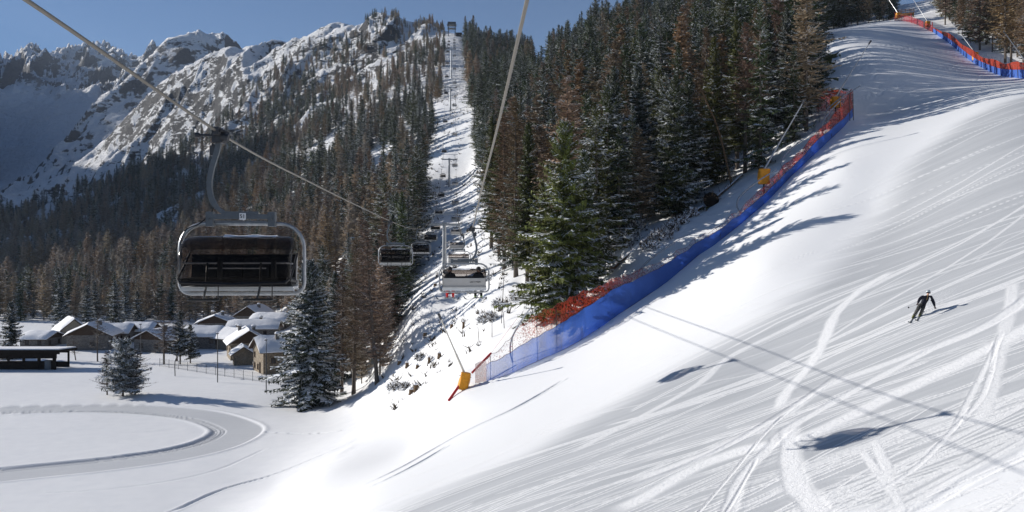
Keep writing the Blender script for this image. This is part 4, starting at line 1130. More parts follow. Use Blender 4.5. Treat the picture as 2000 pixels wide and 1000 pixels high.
for i, d in enumerate(DESC):
    if i == 0: o = proto
    elif d < 300:
        if plain is None:
            plain = copy_tree(proto)
            dead = [q for q in scene.objects if q.parent == plain and q.name.startswith(('number_plate', 'cable'))]
            dead += [q for q in scene.objects if q.parent in dead]
            for q in dead[::-1]: bpy.data.objects.remove(q)
            o = plain
        else: o = copy_tree(plain)
    else: o = link(bpy.data.objects.new('lift_chair', far_me))
    place(o, 'L', d)
    tag(o, 'large black bubble chair numbered 51 with its bubble closed, nearest on the left rope' if i == 0 else f'dark closed bubble chair on the left rope, {ord_(i)} from the camera', 'chairlift chair', grp_d)
asc_proto = None
for i, d in enumerate(ASC):
    if d < 300:
        o = copy_tree(plain)
        if d < 150:
            bk = [q for q in scene.objects if q.parent == o and q.name.startswith('back_shell')][0]
            lt = link(bpy.data.objects.new('lettering', lettering('LEITNER', .15, M['ink'])), bk); lt.location = (DX - .55, .424, -2.74); lt.rotation_euler = (R(80), 0, math.pi)
    else: o = link(bpy.data.objects.new('lift_chair', far_me))
    place(o, 'R', d)
    tag(o, 'grey backed chair with LEITNER lettering carrying two riders up the line' if i == 0 else f'empty looking grey backed chair on the right rope, {ord_(i)} from the camera', 'chairlift chair', grp_a)

# towers: post, crossarm, two sheave trains, a maintenance frame above
def tower(d, base_v, label, tall=1.0):
    zt = (_spl(d, ZL)); xm = (XL + XR) / 2 + SL * d; zb_ = hz(xm, d)
    root = empty('lift_tower', (xm, d, zb_ - .3), bearing); hgt_ = zt - zb_ + .3
    b = MB(); b.tube([(0, 0, 0), (0, 0, hgt_ * .5), (0, 0, hgt_ - .75)], [.46, .42, .36], 14); b.tube([(0, 0, 0), (0, 0, .5)], .62, 14)
    for k in range(int(hgt_ / .4)): b.tube([(-.15, -.48, .6 + k * .4), (.15, -.48, .6 + k * .4)], .015, 4)
    b.build('post', M['steel'], root, True)
    b = MB(); b.box((0, 0, hgt_ - .75), (6.3, .42, .46)); b.box((0, 0, hgt_ - .45), (1.0, .5, .3)); b.build('crossarm', M['steel'], root)
    b = MB()
    for x in (-2.4, 2.4): b.box((x, 0, hgt_ + .4), (.12, .12, 2.0))
    b.box((0, 0, hgt_ + 1.4), (7.4, .16, .16)); b.build('lifting_frame', M['steel'], root)
    for x in (XL - (XL + XR) / 2, XR - (XL + XR) / 2):
        b = MB(); b.box((x, 0, hgt_ - .32), (.16, 3.4, .14))
        for k in range(6): b.tube([(x - .08, -1.45 + k * .58, hgt_ - .24), (x + .08, -1.45 + k * .58, hgt_ - .24)], .2, 10)
        b.box((x + .45 * (1 if x > 0 else -1), 0, hgt_ - .6), (.6, 3.0, .06)); b.tube([(x + .75 * (1 if x > 0 else -1), -1.5, hgt_ + .3), (x + .75 * (1 if x > 0 else -1), 1.5, hgt_ + .3)], .03, 5)
        for yy_ in (-1.5, 0, 1.5): b.tube([(x + .75 * (1 if x > 0 else -1), yy_, hgt_ - .6), (x + .75 * (1 if x > 0 else -1), yy_, hgt_ + .3)], .025, 5)
        b.build('sheave_train', M['darksteel'], root)
    tag(root, label, 'lift tower', 'steel towers of the chairlift')
tower(181, 527, 'nearest steel lift tower, standing behind the LEITNER chair'); tower(385, 384, 'second steel lift tower halfway up the snowy corridor'); tower(510, 216, 'third steel lift tower on the upper corridor, below the tallest one'); tower(660, 153, 'fourth lift tower, slim, just below the top station')
# top station
d = 892; xm = (XL + XR) / 2 + SL * d; zb_ = hz(xm, d)
root = empty('top_station', (xm, d, zb_ - 1), bearing); b = MB()
for x in (-3.4, 3.4):
    for y_ in (-3, 3): b.box((x, y_, 6), (.9, .9, 12))
b.box((0, 0, 11.6), (9.5, 8, .8)); b.box((0, 0, 8.2), (8.6, 7, .5)); b.box((0, -3.2, 5), (6, .4, .4)); b.build('steel_frame', M['plate'], root)
b = MB(); b.box((0, 0, 13.2), (8.2, 6.4, 2.2)); b.build('machine_housing', M['darksteel'], root)
tag(root, 'steel top station of the chairlift on the skyline', 'lift station')
xh = xm + 7.4; root = empty('hut', (xh, d - 4, hz(xh, d - 4) - .5)); b = MB(); b.box((0, 0, 1.6), (5.6, 4, 3.4)); b.build('wall', M['darkwood'], root); b = MB(); b.box((0, 0, 3.45), (6.4, 4.8, .3)); b.build('roof', M['darksteel'], root); b = MB(); b.box((-1, -2.03, 1.9), (1, .05, 1)); b.build('window', M['glass'], root)
tag(root, 'small dark hut right of the top station on the skyline', 'hut')
# ---------------------------------------------------------------- people
SK = dict(jacket=flatmat('navy_jacket', (.016, .018, .028), .8, 0, .2, 30, .2), pants=flatmat('grey_ski_trousers', (.065, .065, .062), .85, 0, .3, 12, .2), skin=flatmat('skin', (.50, .30, .22), .6, 0, .05), boot=flatmat('yellow_black_boots', (.12, .12, .03), .5, 0, .8, 9),
          glove=flatmat('dark_gloves', (.045, .012, .014), .7, 0, .2), helmet=flatmat('silver_helmet', (.42, .47, .48), .3, .2, .08), goggles=flatmat('goggle_lens', (.02, .02, .025), .1, 0, .1), redsuit=flatmat('red_ski_trousers', (.55, .02, .02), .7, 0, .1), dark=flatmat('dark_clothes', (.02, .02, .022), .8, 0, .2),
          ski=flatmat('ski_topsheet', (.10, .11, .12), .35, 0, .4, 3), skiw=flatmat('ski_tips', (.45, .46, .48), .4, 0, .1), pole=flatmat('pole_alloy', (.35, .36, .38), .35, .8, .1), green=flatmat('green_boot', (.16, .32, .05), .5, 0, .2))
def skin_body(name, J, E, regions, parent, sub=2):
    """one continuous skin over a skeleton. J: joint -> (point, radius); E: edges; regions: edge -> material index"""
    names = list(J); idx = {k: i for i, k in enumerate(names)}
    me = bpy.data.meshes.new(name); me.from_pydata([J[k][0] for k in names], [(idx[a], idx[b_]) for a, b_ in E], [])
    o = bpy.data.objects.new(name, me); col.objects.link(o)
    md = o.modifiers.new('skin', 'SKIN'); md.use_smooth_shade = True; md.branch_smoothing = .6
    for i, k in enumerate(names):
        r = J[k][1]; sv = me.skin_vertices[0].data[i]; sv.radius = r if isinstance(r, tuple) else (r, r); sv.use_root = (i == 0)
    sb = o.modifiers.new('sub', 'SUBSURF'); sb.levels = sub; sb.render_levels = sub
    dg = bpy.context.evaluated_depsgraph_get(); nm = bpy.data.meshes.new_from_object(o.evaluated_get(dg)); bpy.data.objects.remove(o); nm.name = name
    mats = []
    segs = []
    for (a, b_) in E:
        m_ = regions.get((a, b_), regions['default'])
        if m_ not in mats: mats.append(m_)
        segs.append((np.array(J[a][0], float), np.array(J[b_][0], float), mats.index(m_)))
    nm.materials.clear()
    for q in mats: nm.materials.append(q)
    cs = np.array([p.center[:] for p in nm.polygons]); best = np.full(len(cs), 1e9); mi = np.zeros(len(cs), np.int32)
    for a, b_, m_ in segs:
        d_ = b_ - a; t = np.clip(((cs - a) @ d_) / (d_ @ d_ + 1e-9), 0, 1); q = np.linalg.norm(cs - a - t[:, None] * d_, axis=1); k = q < best - 1e-5; best[k] = q[k]; mi[k] = m_
    nm.polygons.foreach_set('material_index', mi); nm.polygons.foreach_set('use_smooth', np.ones(len(mi), bool))
    return link(bpy.data.objects.new(name, nm), parent)
def glove(parent, wrist, hand, side, grip_dir):
    """palm, four bent fingers of their own lengths and a thumb from the side of the palm"""
    w = Vector(wrist); f = (Vector(hand) - w).normalized(); g = Vector(grip_dir).normalized(); s = f.cross(g).normalized() * side; n_ = s.cross(f).normalized()
    b = MB(); b.tube([w - f * .03, w + f * .03, w + f * .085], [.034, .042, .036], 10, flat=.62)
    for i, (o_, ln) in enumerate(((-.030, .072), (-.010, .082), (.010, .076), (.029, .060))):
        k0 = w + f * .085 + s * o_; k1 = k0 + f * ln * .45 + n_ * .006; k2 = k1 + (f * .25 + n_ * .9).normalized() * ln * .4; k3 = k2 + (-f * .6 + n_ * .6).normalized() * ln * .3
        b.tube([k0, k1, k2, k3], [.0125, .0115, .0105, .008], 6)
    t0 = w + f * .02 + s * -.036; t1 = t0 + (f * .5 - s * .8).normalized() * .04; t2 = t1 + (f * .7 + n_ * .7).normalized() * .04
    b.tube([t0, t1, t2], [.015, .013, .009], 6)
    b.build('glove', SK['glove'], parent, True)
def head_gear(parent, c, fwd, up, hm, r=.105):
    c = Vector(c); f = Vector(fwd).normalized(); u_ = Vector(up).normalized(); s = f.cross(u_).normalized(); rot = Matrix((s, f, u_)).transposed()
    b = MB(); V = []
    prof = [(math.cos(a) * .128, math.sin(a) * .135) for a in np.linspace(-.35, math.pi / 2 - .02, 9)]
    b.lathe(prof, c + u_ * .025 - f * .01, 16, None, rot); b.build('helmet', hm, parent, True)
    b = MB(); rows = []
    for z_ in (-.035, .0, .035): rows.append([c + rot @ Vector((math.sin(a) * .118, math.cos(a) * .125, z_ + .012)) for a in np.linspace(-1.05, 1.05, 9)])
    b.sheet(rows, .018); b.build('goggles', SK['goggles'], parent, True)
    # ears, nose and mouth
    b = MB(); b.tube([c + f * .095 - u_ * .02, c + f * .122 - u_ * .05, c + f * .10 - u_ * .055], [.012, .015, .012], 6)
    for q in (-1, 1): b.tube([c + s * q * .085 - u_ * .01, c + s * q * .1 - u_ * .04, c + s * q * .088 - u_ * .065], [.02, .018, .012], 6)
    b.tube([c + f * .097 + s * -.026 - u_ * .082, c + f * .102 - u_ * .084, c + f * .097 + s * .026 - u_ * .082], .007, 5, 1); b.build('face', [SK['skin'], flatmat('lips', (.35, .12, .10), .6)], parent, True)
def ski(name, p, dirv, up, label, mat, L=1.72, group=None):
    d_ = Vector(dirv).normalized(); u_ = Vector(up); u_ = (u_ - d_ * u_.dot(d_)).normalized(); s = d_.cross(u_)
    o = MB(); rows = []
    for t in np.linspace(-.46, .54, 15):
        w = .034 + .02 * abs(t - .0) * 2 ** .5; w *= 1 if t < .47 else .45; lift = .16 * max(0, (t - .40) / .14) ** 2
        rows.append([d_ * (t * L) + s * (w * q) + u_ * lift for q in (-1, 1)])
    o.sheet(rows, .018); o.cur = 1; o.box(u_ * .03, (.07, .3, .04), Matrix((s, d_, u_)).transposed())
    q = o.build(name, [mat, SK['dark']], None); q.location = p; tag(q, label, 'ski', group); return q
def pole(p, tip, label, group=None):
    p = Vector(p); tip = Vector(tip); d_ = tip - p; b = MB(); b.tube([d_ * -.04, d_ * .1], .016, 8, 1); b.tube([d_ * .1, d_ * 1.0], [.009, .006], 6, 0)
    b.lathe([(.0, -.012), (.05, -.008), (.05, .004), (.0, .012)], d_ * .94, 10, 1, d_.to_track_quat('Z', 'Y').to_matrix()); b.tube([d_ * -.04, d_ * -.055], .022, 8, 1)
    o = b.build('ski_pole', [SK['pole'], SK['dark']]); o.location = p; tag(o, label, 'ski pole', group); return o

# the skier coming down the piste, leaning into a turn towards the upper side
g = ground(1790, 619); sx, sy = g.x, g.y; sz = hz(sx, sy)
SKS = 1.0
def W(dx, dy, dz): return Vector((dx, dy, dz))
root = empty('person', (sx, sy, sz)); nrm = Vector((h1(sx - .5, sy) - h1(sx + .5, sy), h1(sx, sy - .5) - h1(sx, sy + .5), 1)).normalized()
def gz(dx, dy): return hz(sx + dx, sy + dy) - sz
gdir = Vector((-.62, -.78, 0)); gdir.z = (gz(-.62 * .5, -.78 * .5) - gz(.62 * .5, .78 * .5)); gdir.normalize()
fl = W(-.17, .02, gz(-.17, .02)); fr = W(.17, -.08, gz(.17, -.08))
J = {}
hipc = W(.36, .06, .72); chest = W(.50, -.14, 1.09); neck = W(.53, -.23, 1.28); head = W(.54, -.31, 1.42)
up_t = (chest - hipc).normalized(); lat = W(.90, .22, -.12).normalized()
J['pelvis'] = (hipc, (.215, .17)); J['waist'] = (hipc.lerp(chest, .45), (.225, .175)); J['chest'] = (chest, (.25, .19)); J['neck'] = (neck, .065); J['head'] = (head, (.092, .105)); J['crown'] = (head + W(.02, -.02, .09), (.075, .085))
J['chin'] = (head + W(-.01, -.055, -.085), .05)
E = [('pelvis', 'waist'), ('waist', 'chest'), ('chest', 'neck'), ('neck', 'head'), ('head', 'crown'), ('head', 'chin')]; RG = {'default': SK['jacket'], ('neck', 'head'): SK['skin'], ('head', 'crown'): SK['skin'], ('head', 'chin'): SK['skin']}
ends = {}
for s, nm, foot in ((-1, 'l', fl), (1, 'r', fr)):
    hj = hipc + lat * (.12 * s) - up_t * .04; ank = foot + W(.02, .03, .12) + nrm * .02; kn = hj.lerp(ank, .50) + W(-.06, -.24, .04)
    J['hip' + nm] = (hj, .15); J['knee' + nm] = (kn, .105); J['calf' + nm] = (kn.lerp(ank, .4) + W(.02, .03, 0), .095); J['ank' + nm] = (ank, .078); J['heel' + nm] = (foot + nrm * .06 - gdir * .07, .055); J['toe' + nm] = (foot + nrm * .055 + gdir * .18, .048)
    for a, b_, m_ in (('pelvis', 'hip' + nm, 'pants'), ('hip' + nm, 'knee' + nm, 'pants'), ('knee' + nm, 'calf' + nm, 'pants'), ('calf' + nm, 'ank' + nm, 'pants'), ('ank' + nm, 'heel' + nm, 'boot'), ('ank' + nm, 'toe' + nm, 'boot')): E.append((a, b_)); RG[(a, b_)] = SK[m_]
    sh = chest + up_t * .12 + lat * (.24 * s)
    if s < 0: el = sh + W(-.27, -.08, -.15); wr = el + W(-.17, -.14, -.24)
    else: el = sh + W(.13, -.04, -.27); wr = el + W(.0, -.16, -.25)
    J['sh' + nm] = (sh, .115); J['el' + nm] = (el, .095); J['wr' + nm] = (wr, .062)
    for a, b_ in (('chest', 'sh' + nm), ('sh' + nm, 'el' + nm), ('el' + nm, 'wr' + nm)): E.append((a, b_)); RG[(a, b_)] = SK['jacket']
    ends[nm] = (el, wr)
skin_body('body', J, E, RG, root)
for nm, s in (('l', -1), ('r', 1)):
    el, wr = ends[nm]; f = (wr - el).normalized(); glove(root, wr + f * .02, wr + f * .1, s, (0, -.3, -1))
head_gear(root, head + W(0, 0, .01), (-.35, -.93, -.1), (.12, -.1, 1), SK['helmet'])
z = MB(); z.tube([hipc.lerp(chest, .1) + W(-.04, -.13, 0), chest + W(-.03, -.135, -.05), neck + W(-.02, -.08, -.03)], .012, 5); z.build('zip', flatmat('ochre_zip', (.35, .2, .03), .6), root)
tag(root, 'skier in dark jacket and grey trousers leaning into a turn on the open piste', 'person')
ski('ski', Vector((sx, sy, sz)) + fl + nrm * .02, gdir, nrm, 'ski under the right boot of the turning skier, left one in the photo', SK['ski'])
ski('ski', Vector((sx, sy, sz)) + fr + nrm * .02, gdir, nrm, 'ski under the left boot of the turning skier, right one in the photo', SK['ski'])
o0 = Vector((sx, sy, sz)); hl = ends['l'][1] + (ends['l'][1] - ends['l'][0]).normalized() * .12; hr = ends['r'][1] + (ends['r'][1] - ends['r'][0]).normalized() * .12
pole(o0 + hr, o0 + hr + W(.62, .55, -.12), 'ski pole trailing behind the skier on the side of the long shadow'); pole(o0 + hl, o0 + hl + W(-.12, .9, -.22), 'ski pole held in the outstretched hand of the skier')
# loose snow thrown up behind the skis
b = MB(); rs_ = random.Random(4); V = []; F = []
for i in range(1500):
    t = rs_.random() ** 1.4; px = .15 + 2.6 * t + rs_.gauss(0, .16 + .3 * t); py = .2 + 1.4 * t + rs_.gauss(0, .2 + .3 * t); pz = gz(px, py) + abs(rs_.gauss(0, .10 + .22 * t * (1.2 - t))); s = rs_.uniform(.004, .013)
    n0 = len(V); V += [(px + s, py, pz), (px - s * .6, py + s, pz), (px - s * .5, py - s, pz), (px, py, pz + s * 1.4)]; F += [(n0, n0 + 2, n0 + 1), (n0, n0 + 1, n0 + 3), (n0 + 1, n0 + 2, n0 + 3), (n0 + 2, n0, n0 + 3)]
b.add(V, F); q = b.build('snow_spray', M['cap']); q.location = o0; tag(q, kind='stuff')

# two riders on the first ascending chair, seen from behind over the backrest
def rider(xl, legm, bootm, label, helm):
    lead = [q for q in scene.objects if q.get('label', '').startswith('grey backed chair with LEITNER')][0]
    bpy.context.view_layer.update(); MW = lead.matrix_world.copy()
    root = bpy.data.objects.new('person', None); link(root); root.matrix_world = MW @ Matrix.Translation((DX + xl, 0, -2.94)); root.empty_display_size = .2
    J = {'pelvis': (W(0, .16, .10), (.16, .12)), 'waist': (W(0, .19, .30), (.15, .115)), 'chest': (W(0, .18, .50), (.175, .13)), 'neck': (W(0, .15, .67), .06), 'head': (W(0, .12, .79), (.09, .1)), 'crown': (W(0, .13, .87), (.075, .08))}
    E = [('pelvis', 'waist'), ('waist', 'chest'), ('chest', 'neck'), ('neck', 'head'), ('head', 'crown')]; RG = {'default': SK['dark'], ('neck', 'head'): SK['skin'], ('head', 'crown'): SK['skin']}
    for s, nm in ((-1, 'l'), (1, 'r')):
        x = .1 * s
        J.update({'hip' + nm: (W(x, .12, .09), .105), 'knee' + nm: (W(x * 1.4, -.34, .03), .085), 'ank' + nm: (W(x * 1.5, -.32 - .05 * s, -.52), .075), 'toe' + nm: (W(x * 1.6, -.50, -.60), .06), 'sh' + nm: (W(.2 * s, .16, .58), .075), 'el' + nm: (W(.25 * s, -.02, .34), .058), 'wr' + nm: (W(.14 * s, -.22, .28), .042)})
        for a, b_, m_ in (('pelvis', 'hip' + nm, legm), ('hip' + nm, 'knee' + nm, legm), ('knee' + nm, 'ank' + nm, legm), ('ank' + nm, 'toe' + nm, bootm), ('chest', 'sh' + nm, SK['dark']), ('sh' + nm, 'el' + nm, SK['dark']), ('el' + nm, 'wr' + nm, SK['dark'])): E.append((a, b_)); RG[(a, b_)] = m_
    skin_body('body', J, E, RG, root)
    for s, nm in ((-1, 'l'), (1, 'r')): glove(root, W(.13 * s, -.24, .28), W(.10 * s, -.33, .27), s, (0, 0, -1))
    head_gear(root, (0, .11, .8), (0, -1, 0), (0, 0, 1), helm)
    tag(root, label, 'person')
    for s in (-1, 1):
        P = root.matrix_world @ W(.16 * s, -.44, -.68); D = root.matrix_world.to_3x3() @ W(.5 * s + .2, -.8, -.12)
        ski('ski', P, D, (0, 0, 1), ('left' if s < 0 else 'right') + ' ski hanging from the boots of the rider in ' + ('red trousers' if legm == SK['redsuit'] else 'dark trousers'), SK['ski'], 1.6)
rider(.72, SK['redsuit'], SK['redsuit'], 'rider in red trousers on the left side of the LEITNER chair', SK['dark'])
rider(-.72, SK['dark'], SK['green'], 'rider in dark trousers and green boots on the LEITNER chair', SK['dark'])
# ---------------------------------------------------------------- nets, lances and things along the piste
def on(u, d, dz=0): d = shift(u, d); x = (u - 1000) / FPX * d; return Vector((x, d, hz(x, d) + dz))
NETB = [(950, 745), (972, 740), (1014, 722), (1050, 706), (1080, 692), (1110, 679), (1155, 652), (1200, 619), (1250, 588), (1300, 552), (1340, 520), (1368, 496), (1408, 470), (1460, 426), (1500, 392), (1540, 350), (1580, 312), (1620, 274), (1652, 244), (1667, 220)]
NB_ = smooth_line(NETB, 7); us = np.array([q[0] for q in NB_])
dline = np.array([ground(*q).y for q in NB_]); dline = np.convolve(np.pad(dline, 4, mode='edge'), np.ones(9) / 9, 'valid')
def on_(u, d, dz=0): x = (u - 1000) / FPX * d; return Vector((x, d, hz(x, d) + dz))
B0 = [on_(u, d, -.05) for u, d in zip(us, dline)]
blue_h = np.interp(us, [950, 1000, 1100, 1150, 1200, 1250, 1300, 1350, 1400, 1450, 1500, 1560, 1600, 1640, 1668], [1.7, 2.1, 2.7, 2.9, 2.8, 2.3, 1.9, 1.6, 1.35, 1.15, 1.15, 1.1, 1.45, 1.2, 1.1])
red_h = np.interp(us, [950, 1020, 1060, 1130, 1180, 1240, 1300, 1440, 1480, 1540, 1596, 1620, 1650, 1668], [.5, 1.9, 2.2, 1.8, 1.2, .8, .55, .5, .85, 1.1, 1.0, 1.3, 1.9, 2.9])
wob = .12 * fbm(us / 17, us * 0, 3, 61) + .10 * np.abs(np.sin(us / 26 * math.pi)) * -1
nb = Vector((-.1, 1, 0))
def ribbon(name, base, lo, hi, lean, mat, solid_fn, parent, rows=7, rip=.15):
    R_ = []; sol = []
    for k in range(rows):
        t = k / (rows - 1); r = []
        for i, p in enumerate(base):
            h_ = lo[i] + (hi[i] - lo[i]) * t
            q = p + Vector((0, 0, h_)) + nb * (lean * h_ + rip * math.sin(i * .9 + 2 * t) * math.sin(math.pi * t) + rip * .7 * math.sin(i * .37 + 5 * t)); r.append(q)
        R_.append(r)
    b = MB(); b.sheet(R_, .012); o = b.build(name, mat, parent, True)
    vv_ = np.array([v.co[:] for v in o.data.vertices]); n_ = len(base) * rows
    s1 = np.array([solid_fn(i, k / (rows - 1)) for k in range(rows) for i in range(len(base))]); attr(o.data, 'solid', np.concatenate([s1, s1])); return o
blue_m = netmat('blue_net', (.085, .19, .55), .8, 26, .6, (.09, .23, .70)); red_m = netmat('red_net', (.48, .075, .04), .5, 7, 1.5, (.5, .07, .04)); pale_m = netmat('pale_net', (.62, .42, .38), .3, 14, .6)
net = empty('safety_net', B0[0])
def to_net(o):
    o.matrix_world = o.matrix_world
    o.location = -net.location; return o
lo0 = blue_h * 0; wv = blue_h + wob
to_net(ribbon('blue_sheet', B0, lo0, wv, .10, blue_m, lambda i, t: float(np.interp(us[i], [950, 985, 1090, 1180, 1700], [.34, .38, .56, .78, .88])) + .1 * (t < .2), net))
to_net(ribbon('red_mesh', B0, wv * 1.0 + .02, wv + red_h + wob * 1.5, .16, red_m, lambda i, t: float(np.interp(us[i], [950, 1010, 1030, 1120, 1200, 1300, 1430, 1500, 1700], [.05, .08, .22, .30, .26, .10, .12, .36, .5])), net))
PB = [on_(u, ground(u, v).y, -.05) for u, v in ((928, 750), (935, 748), (942, 746.5), (950, 745))]
to_net(ribbon('pale_end_panel', PB, [0] * 4, [1.9, 2.0, 2.0, 1.95], .08, pale_m, lambda i, t: .42, net, 5, .04))
b = MB(); top = [p + Vector((0, 0, w_)) + nb * (.10 * w_) for p, w_ in zip(B0, wv)]; b.tube(top, .022, 5); b.tube([p + Vector((0, 0, w_ + r_)) + nb * (.16 * (w_ + r_)) for p, w_, r_ in zip(B0, wv + wob * 1.5, red_h)], .02, 5); b.tube([p + Vector((0, 0, .06)) for p in B0], .018, 5); to_net(b.build('edge_rope', M['net_rope'], net))
b = MB(); p0 = on(876, 79.5, .1); p1 = at(905, 742, 82.5); p2 = at(922, 728, 83); p3 = at(959, 690, 85); b.tube([p0, p1], .13, 7); b.tube([p2, p3], .11, 7); b.tube([p3, at(1010, 622, 88)], .012, 4); b.tube([p3, at(945, 745, 82.8)], .012, 4); to_net(b.build('red_end_pole', M['red'], net))
for u0, d0, du, ht in ((1002, 80.5, 38, 5.6), (1258, 80, 66, 4.6), (1452, 85, 72, 5.2), (1537, 91.5, 58, 5.0), (1612, 100, 30, 4.6), (1622, 107, 62, 5.4)):
    p = on(u0, d0 + 1.2, -.2); sx_ = du / FPX * d0
    path = arc([p, p + Vector((-.32 * sx_ * .5, .5, ht * .22)), p + Vector((-.05 * sx_, .7, ht * .45)), p + Vector((sx_ * .45, .3, ht * .75)), p + Vector((sx_, -.4, ht))], 5)
    b = MB(); b.tube(path, [.09] * (len(path) - 6) + [.07] * 6, 7); to_net(b.build('bent_post', M['steel'], net, True))
for i in range(3, len(B0) - 4, 9):
    h_ = float((wv + red_h * .8)[i]); b = MB(); b.tube([B0[i] + nb * .12, B0[i] + nb * (.12 + .13 * h_) + Vector((0, 0, h_))], .028, 5); to_net(b.build('upright', M['darksteel'], net))
for u0, d0, hh in ((1660, 108, 4.2), (1667, 109, 3.9), (1600, 114, 3.5), (1615, 113, 3.6), (1640, 111, 3.8)):
    p = on(u0, d0, -.2); b = MB(); b.tube([p, p + Vector((0, .2, hh))], .05, 6); to_net(b.build('upright', M['darksteel'], net))
EB = [B0[-1] + Vector((-.75 * k, .9 * k, 0)) for k in range(6)]
EB = [Vector((p.x, p.y, hz(p.x, p.y))) for p in EB]
to_net(ribbon('red_end_mesh', EB, [.2] * 6, [3.6, 3.3, 3.4, 3.2, 3.4, 3.2], .03, red_m, lambda i, t: .42, net, 6, .05))
tag(net, 'blue safety net topped with red mesh running up the left edge of the piste', 'safety net')
# net along the right edge of the upper piste
RB = [(1823, 256), (1840, 242), (1858, 228), (1880, 211), (1905, 195), (1930, 181), (1955, 168), (1980, 158), (2005, 150), (2040, 141), (2080, 132)]
usr = np.linspace(1823, 2080, 70); dr_ = np.interp(usr, [q[0] for q in RB], [q[1] for q in RB])
B1 = [on(u, d, -.1) for u, d in zip(usr, dr_)]; net2 = empty('safety_net', B1[0])
hb = np.interp(usr, [1823, 1860, 1920, 2000, 2080], [1.5, 1.6, 1.5, 1.7, 1.8]); hr2 = np.interp(usr, [1823, 1850, 1870, 1900, 1960, 2080], [.2, 1.3, 1.7, 1.5, 1.3, 1.2]) * (1 + .18 * np.sin(usr / 7))
for q in (ribbon('blue_sheet', B1, hb * 0, hb, .05, blue_m, lambda i, t: .95, net2, 6, .06), ribbon('red_mesh', B1, hb, hb + hr2, .25, red_m, lambda i, t: .72, net2, 6, .1)): q.location = -net2.location
for i in range(0, 70, 9):
    b = MB(); p = B1[i] + nb * .3; b.tube([p, p + Vector((0, .3, hb[i] + hr2[i]))], .05, 6); b.build('upright', M['darksteel'], net2).location = -net2.location
tag(net2, 'blue and red safety net curving along the right edge of the upper piste', 'safety net')
FB = [(1748, 290), (1760, 286), (1775, 281), (1790, 274), (1805, 266), (1821, 257)]
ff_ = empty('barrier_fence', on(*FB[0])); uf = np.linspace(1748, 1821, 24); df = np.interp(uf, [q[0] for q in FB], [q[1] for q in FB]); B2 = [on(u, d) for u, d in zip(uf, df)]
ribbon('red_mesh', B2, uf * 0 + .1, uf * 0 + 1.9, .02, netmat('thin_red_net', (.50, .06, .07), .4, 8, .8), lambda i, t: .40, ff_, 4, .03).location = -ff_.location
for i in range(24):
    b = MB(); b.tube([B2[i], B2[i] + Vector((0, 0, 2.1 if i not in (0, 10, 23) else 2.9))], .05 if i not in (0, 10, 23) else .12, 5); b.build('post', M['red'], ff_).location = -ff_.location
tag(ff_, 'thin red fence on red posts along the crest of the upper piste', 'fence')

# snow lances with their yellow padding
def lance(u, v, d, tip, label, padh=1.7, padw=1.25, tilt=0.0, mat='steel', z=None):
    k_ = shift(u, d) / d; d *= k_; padh *= k_; padw *= k_
    x = (u - 1000) / FPX * d; zg = hz(x, d)
    root = empty('snow_lance', (x, d, zg)); zc = (500 - v) / FPX * d - zg
    b = MB(); zc = max(zc, padh * .45)
    rot = Matrix.Rotation(tilt, 3, 'Y'); rows = []
    for k, t in enumerate(np.linspace(-.5, .5, 9)):
        r = []
        for j, a in enumerate(np.linspace(0, 2 * math.pi, 21)[:-1]):
            q = .5 + .06 * math.sin(3 * a + t * 5) - .05 * abs(t); ca, sa = math.cos(a), math.sin(a)
            p = Vector((padw * q * math.copysign(abs(ca) ** .55, ca) * (1 - .16 * (t + .5) * (tilt != 0)), padw * .42 * math.copysign(abs(sa) ** .6, sa), t * padh)); r.append(rot @ p + Vector((0, 0, zc)))
        rows.append(r)
    V = [p for r in rows for p in r]; F = [(i * 20 + j, i * 20 + (j + 1) % 20, (i + 1) * 20 + (j + 1) % 20, (i + 1) * 20 + j) for i in range(8) for j in range(20)] + [tuple(range(19, -1, -1)), tuple(range(160, 180))]
    b.add(V, F); pd = b.build('padding', M['yellow'], root, True)
    s = MB(); 
    for zz in (-.3, .28): s.tube([rot @ Vector((padw * .52 * math.cos(a), padw * .235 * math.sin(a), zz * padh)) + Vector((0, 0, zc)) for a in np.linspace(0, 6.28, 18)[:-1]], .018, 4, closed=True)
    s.build('strap', M['net_rope'], pd)
    top = Vector(at(tip[0], tip[1], d + tip[2])) - root.location; bot = Vector((0, 0, -.4)); mid = Vector((0, .05, zc + padh * .45))
    b = MB(); b.tube([bot, mid], .09, 8); b.box((0, .1, zc - padh * .2), (.35, .3, .6)); b.build('base', M['darksteel'], root)
    b = MB(); L = top - mid; b.tube([mid, mid + L * .35, mid + L * .36, top], [.11, .10, .075, .055], 8); b.build('pole', M[mat], root, True)
    b = MB(); n_ = L.normalized(); b.tube([top - n_ * .05, top + n_ * .45], [.10, .12], 8); b.box(top + n_ * .5, (.2, .2, .16)); b.build('nozzle', M['darksteel'], root)
    tag(root, label, 'snow lance', 'snow lances with yellow padding beside the piste'); return root
lance(907, 748, 80, (861, 623, -1.5), 'snow lance with sagging yellow padding at the lower end of the blue net', 1.55, 1.05, .18, 'pale_lance')
lance(1492, 345, 91, (1567, 203, 0), 'silver snow lance in yellow padding just above the middle of the blue net', 1.55, 1.15)
lance(1632, 200, 116, (1697, 86, 0), 'silver snow lance in yellow padding at the upper end of the blue net', 1.4, 1.3)
lance(1905, 110, 197.5, (1861, 46, 4), 'snow lance in yellow padding standing in the right hand red and blue net', 1.7, 1.2)
lance(1812, 47, 268, (1783, -2, 4), 'snow lance in yellow padding behind the thin red fence on the crest', 1.6, 1.4)
lance(1754, 30, 293, (1731, -8, 4), 'topmost snow lance in yellow padding by the timber deck', 1.6, 1.4)
lance(2012, 140, 160, (1964, 66, 2), 'snow lance leaning in from the right edge of the photo', 1.7, 1.2)
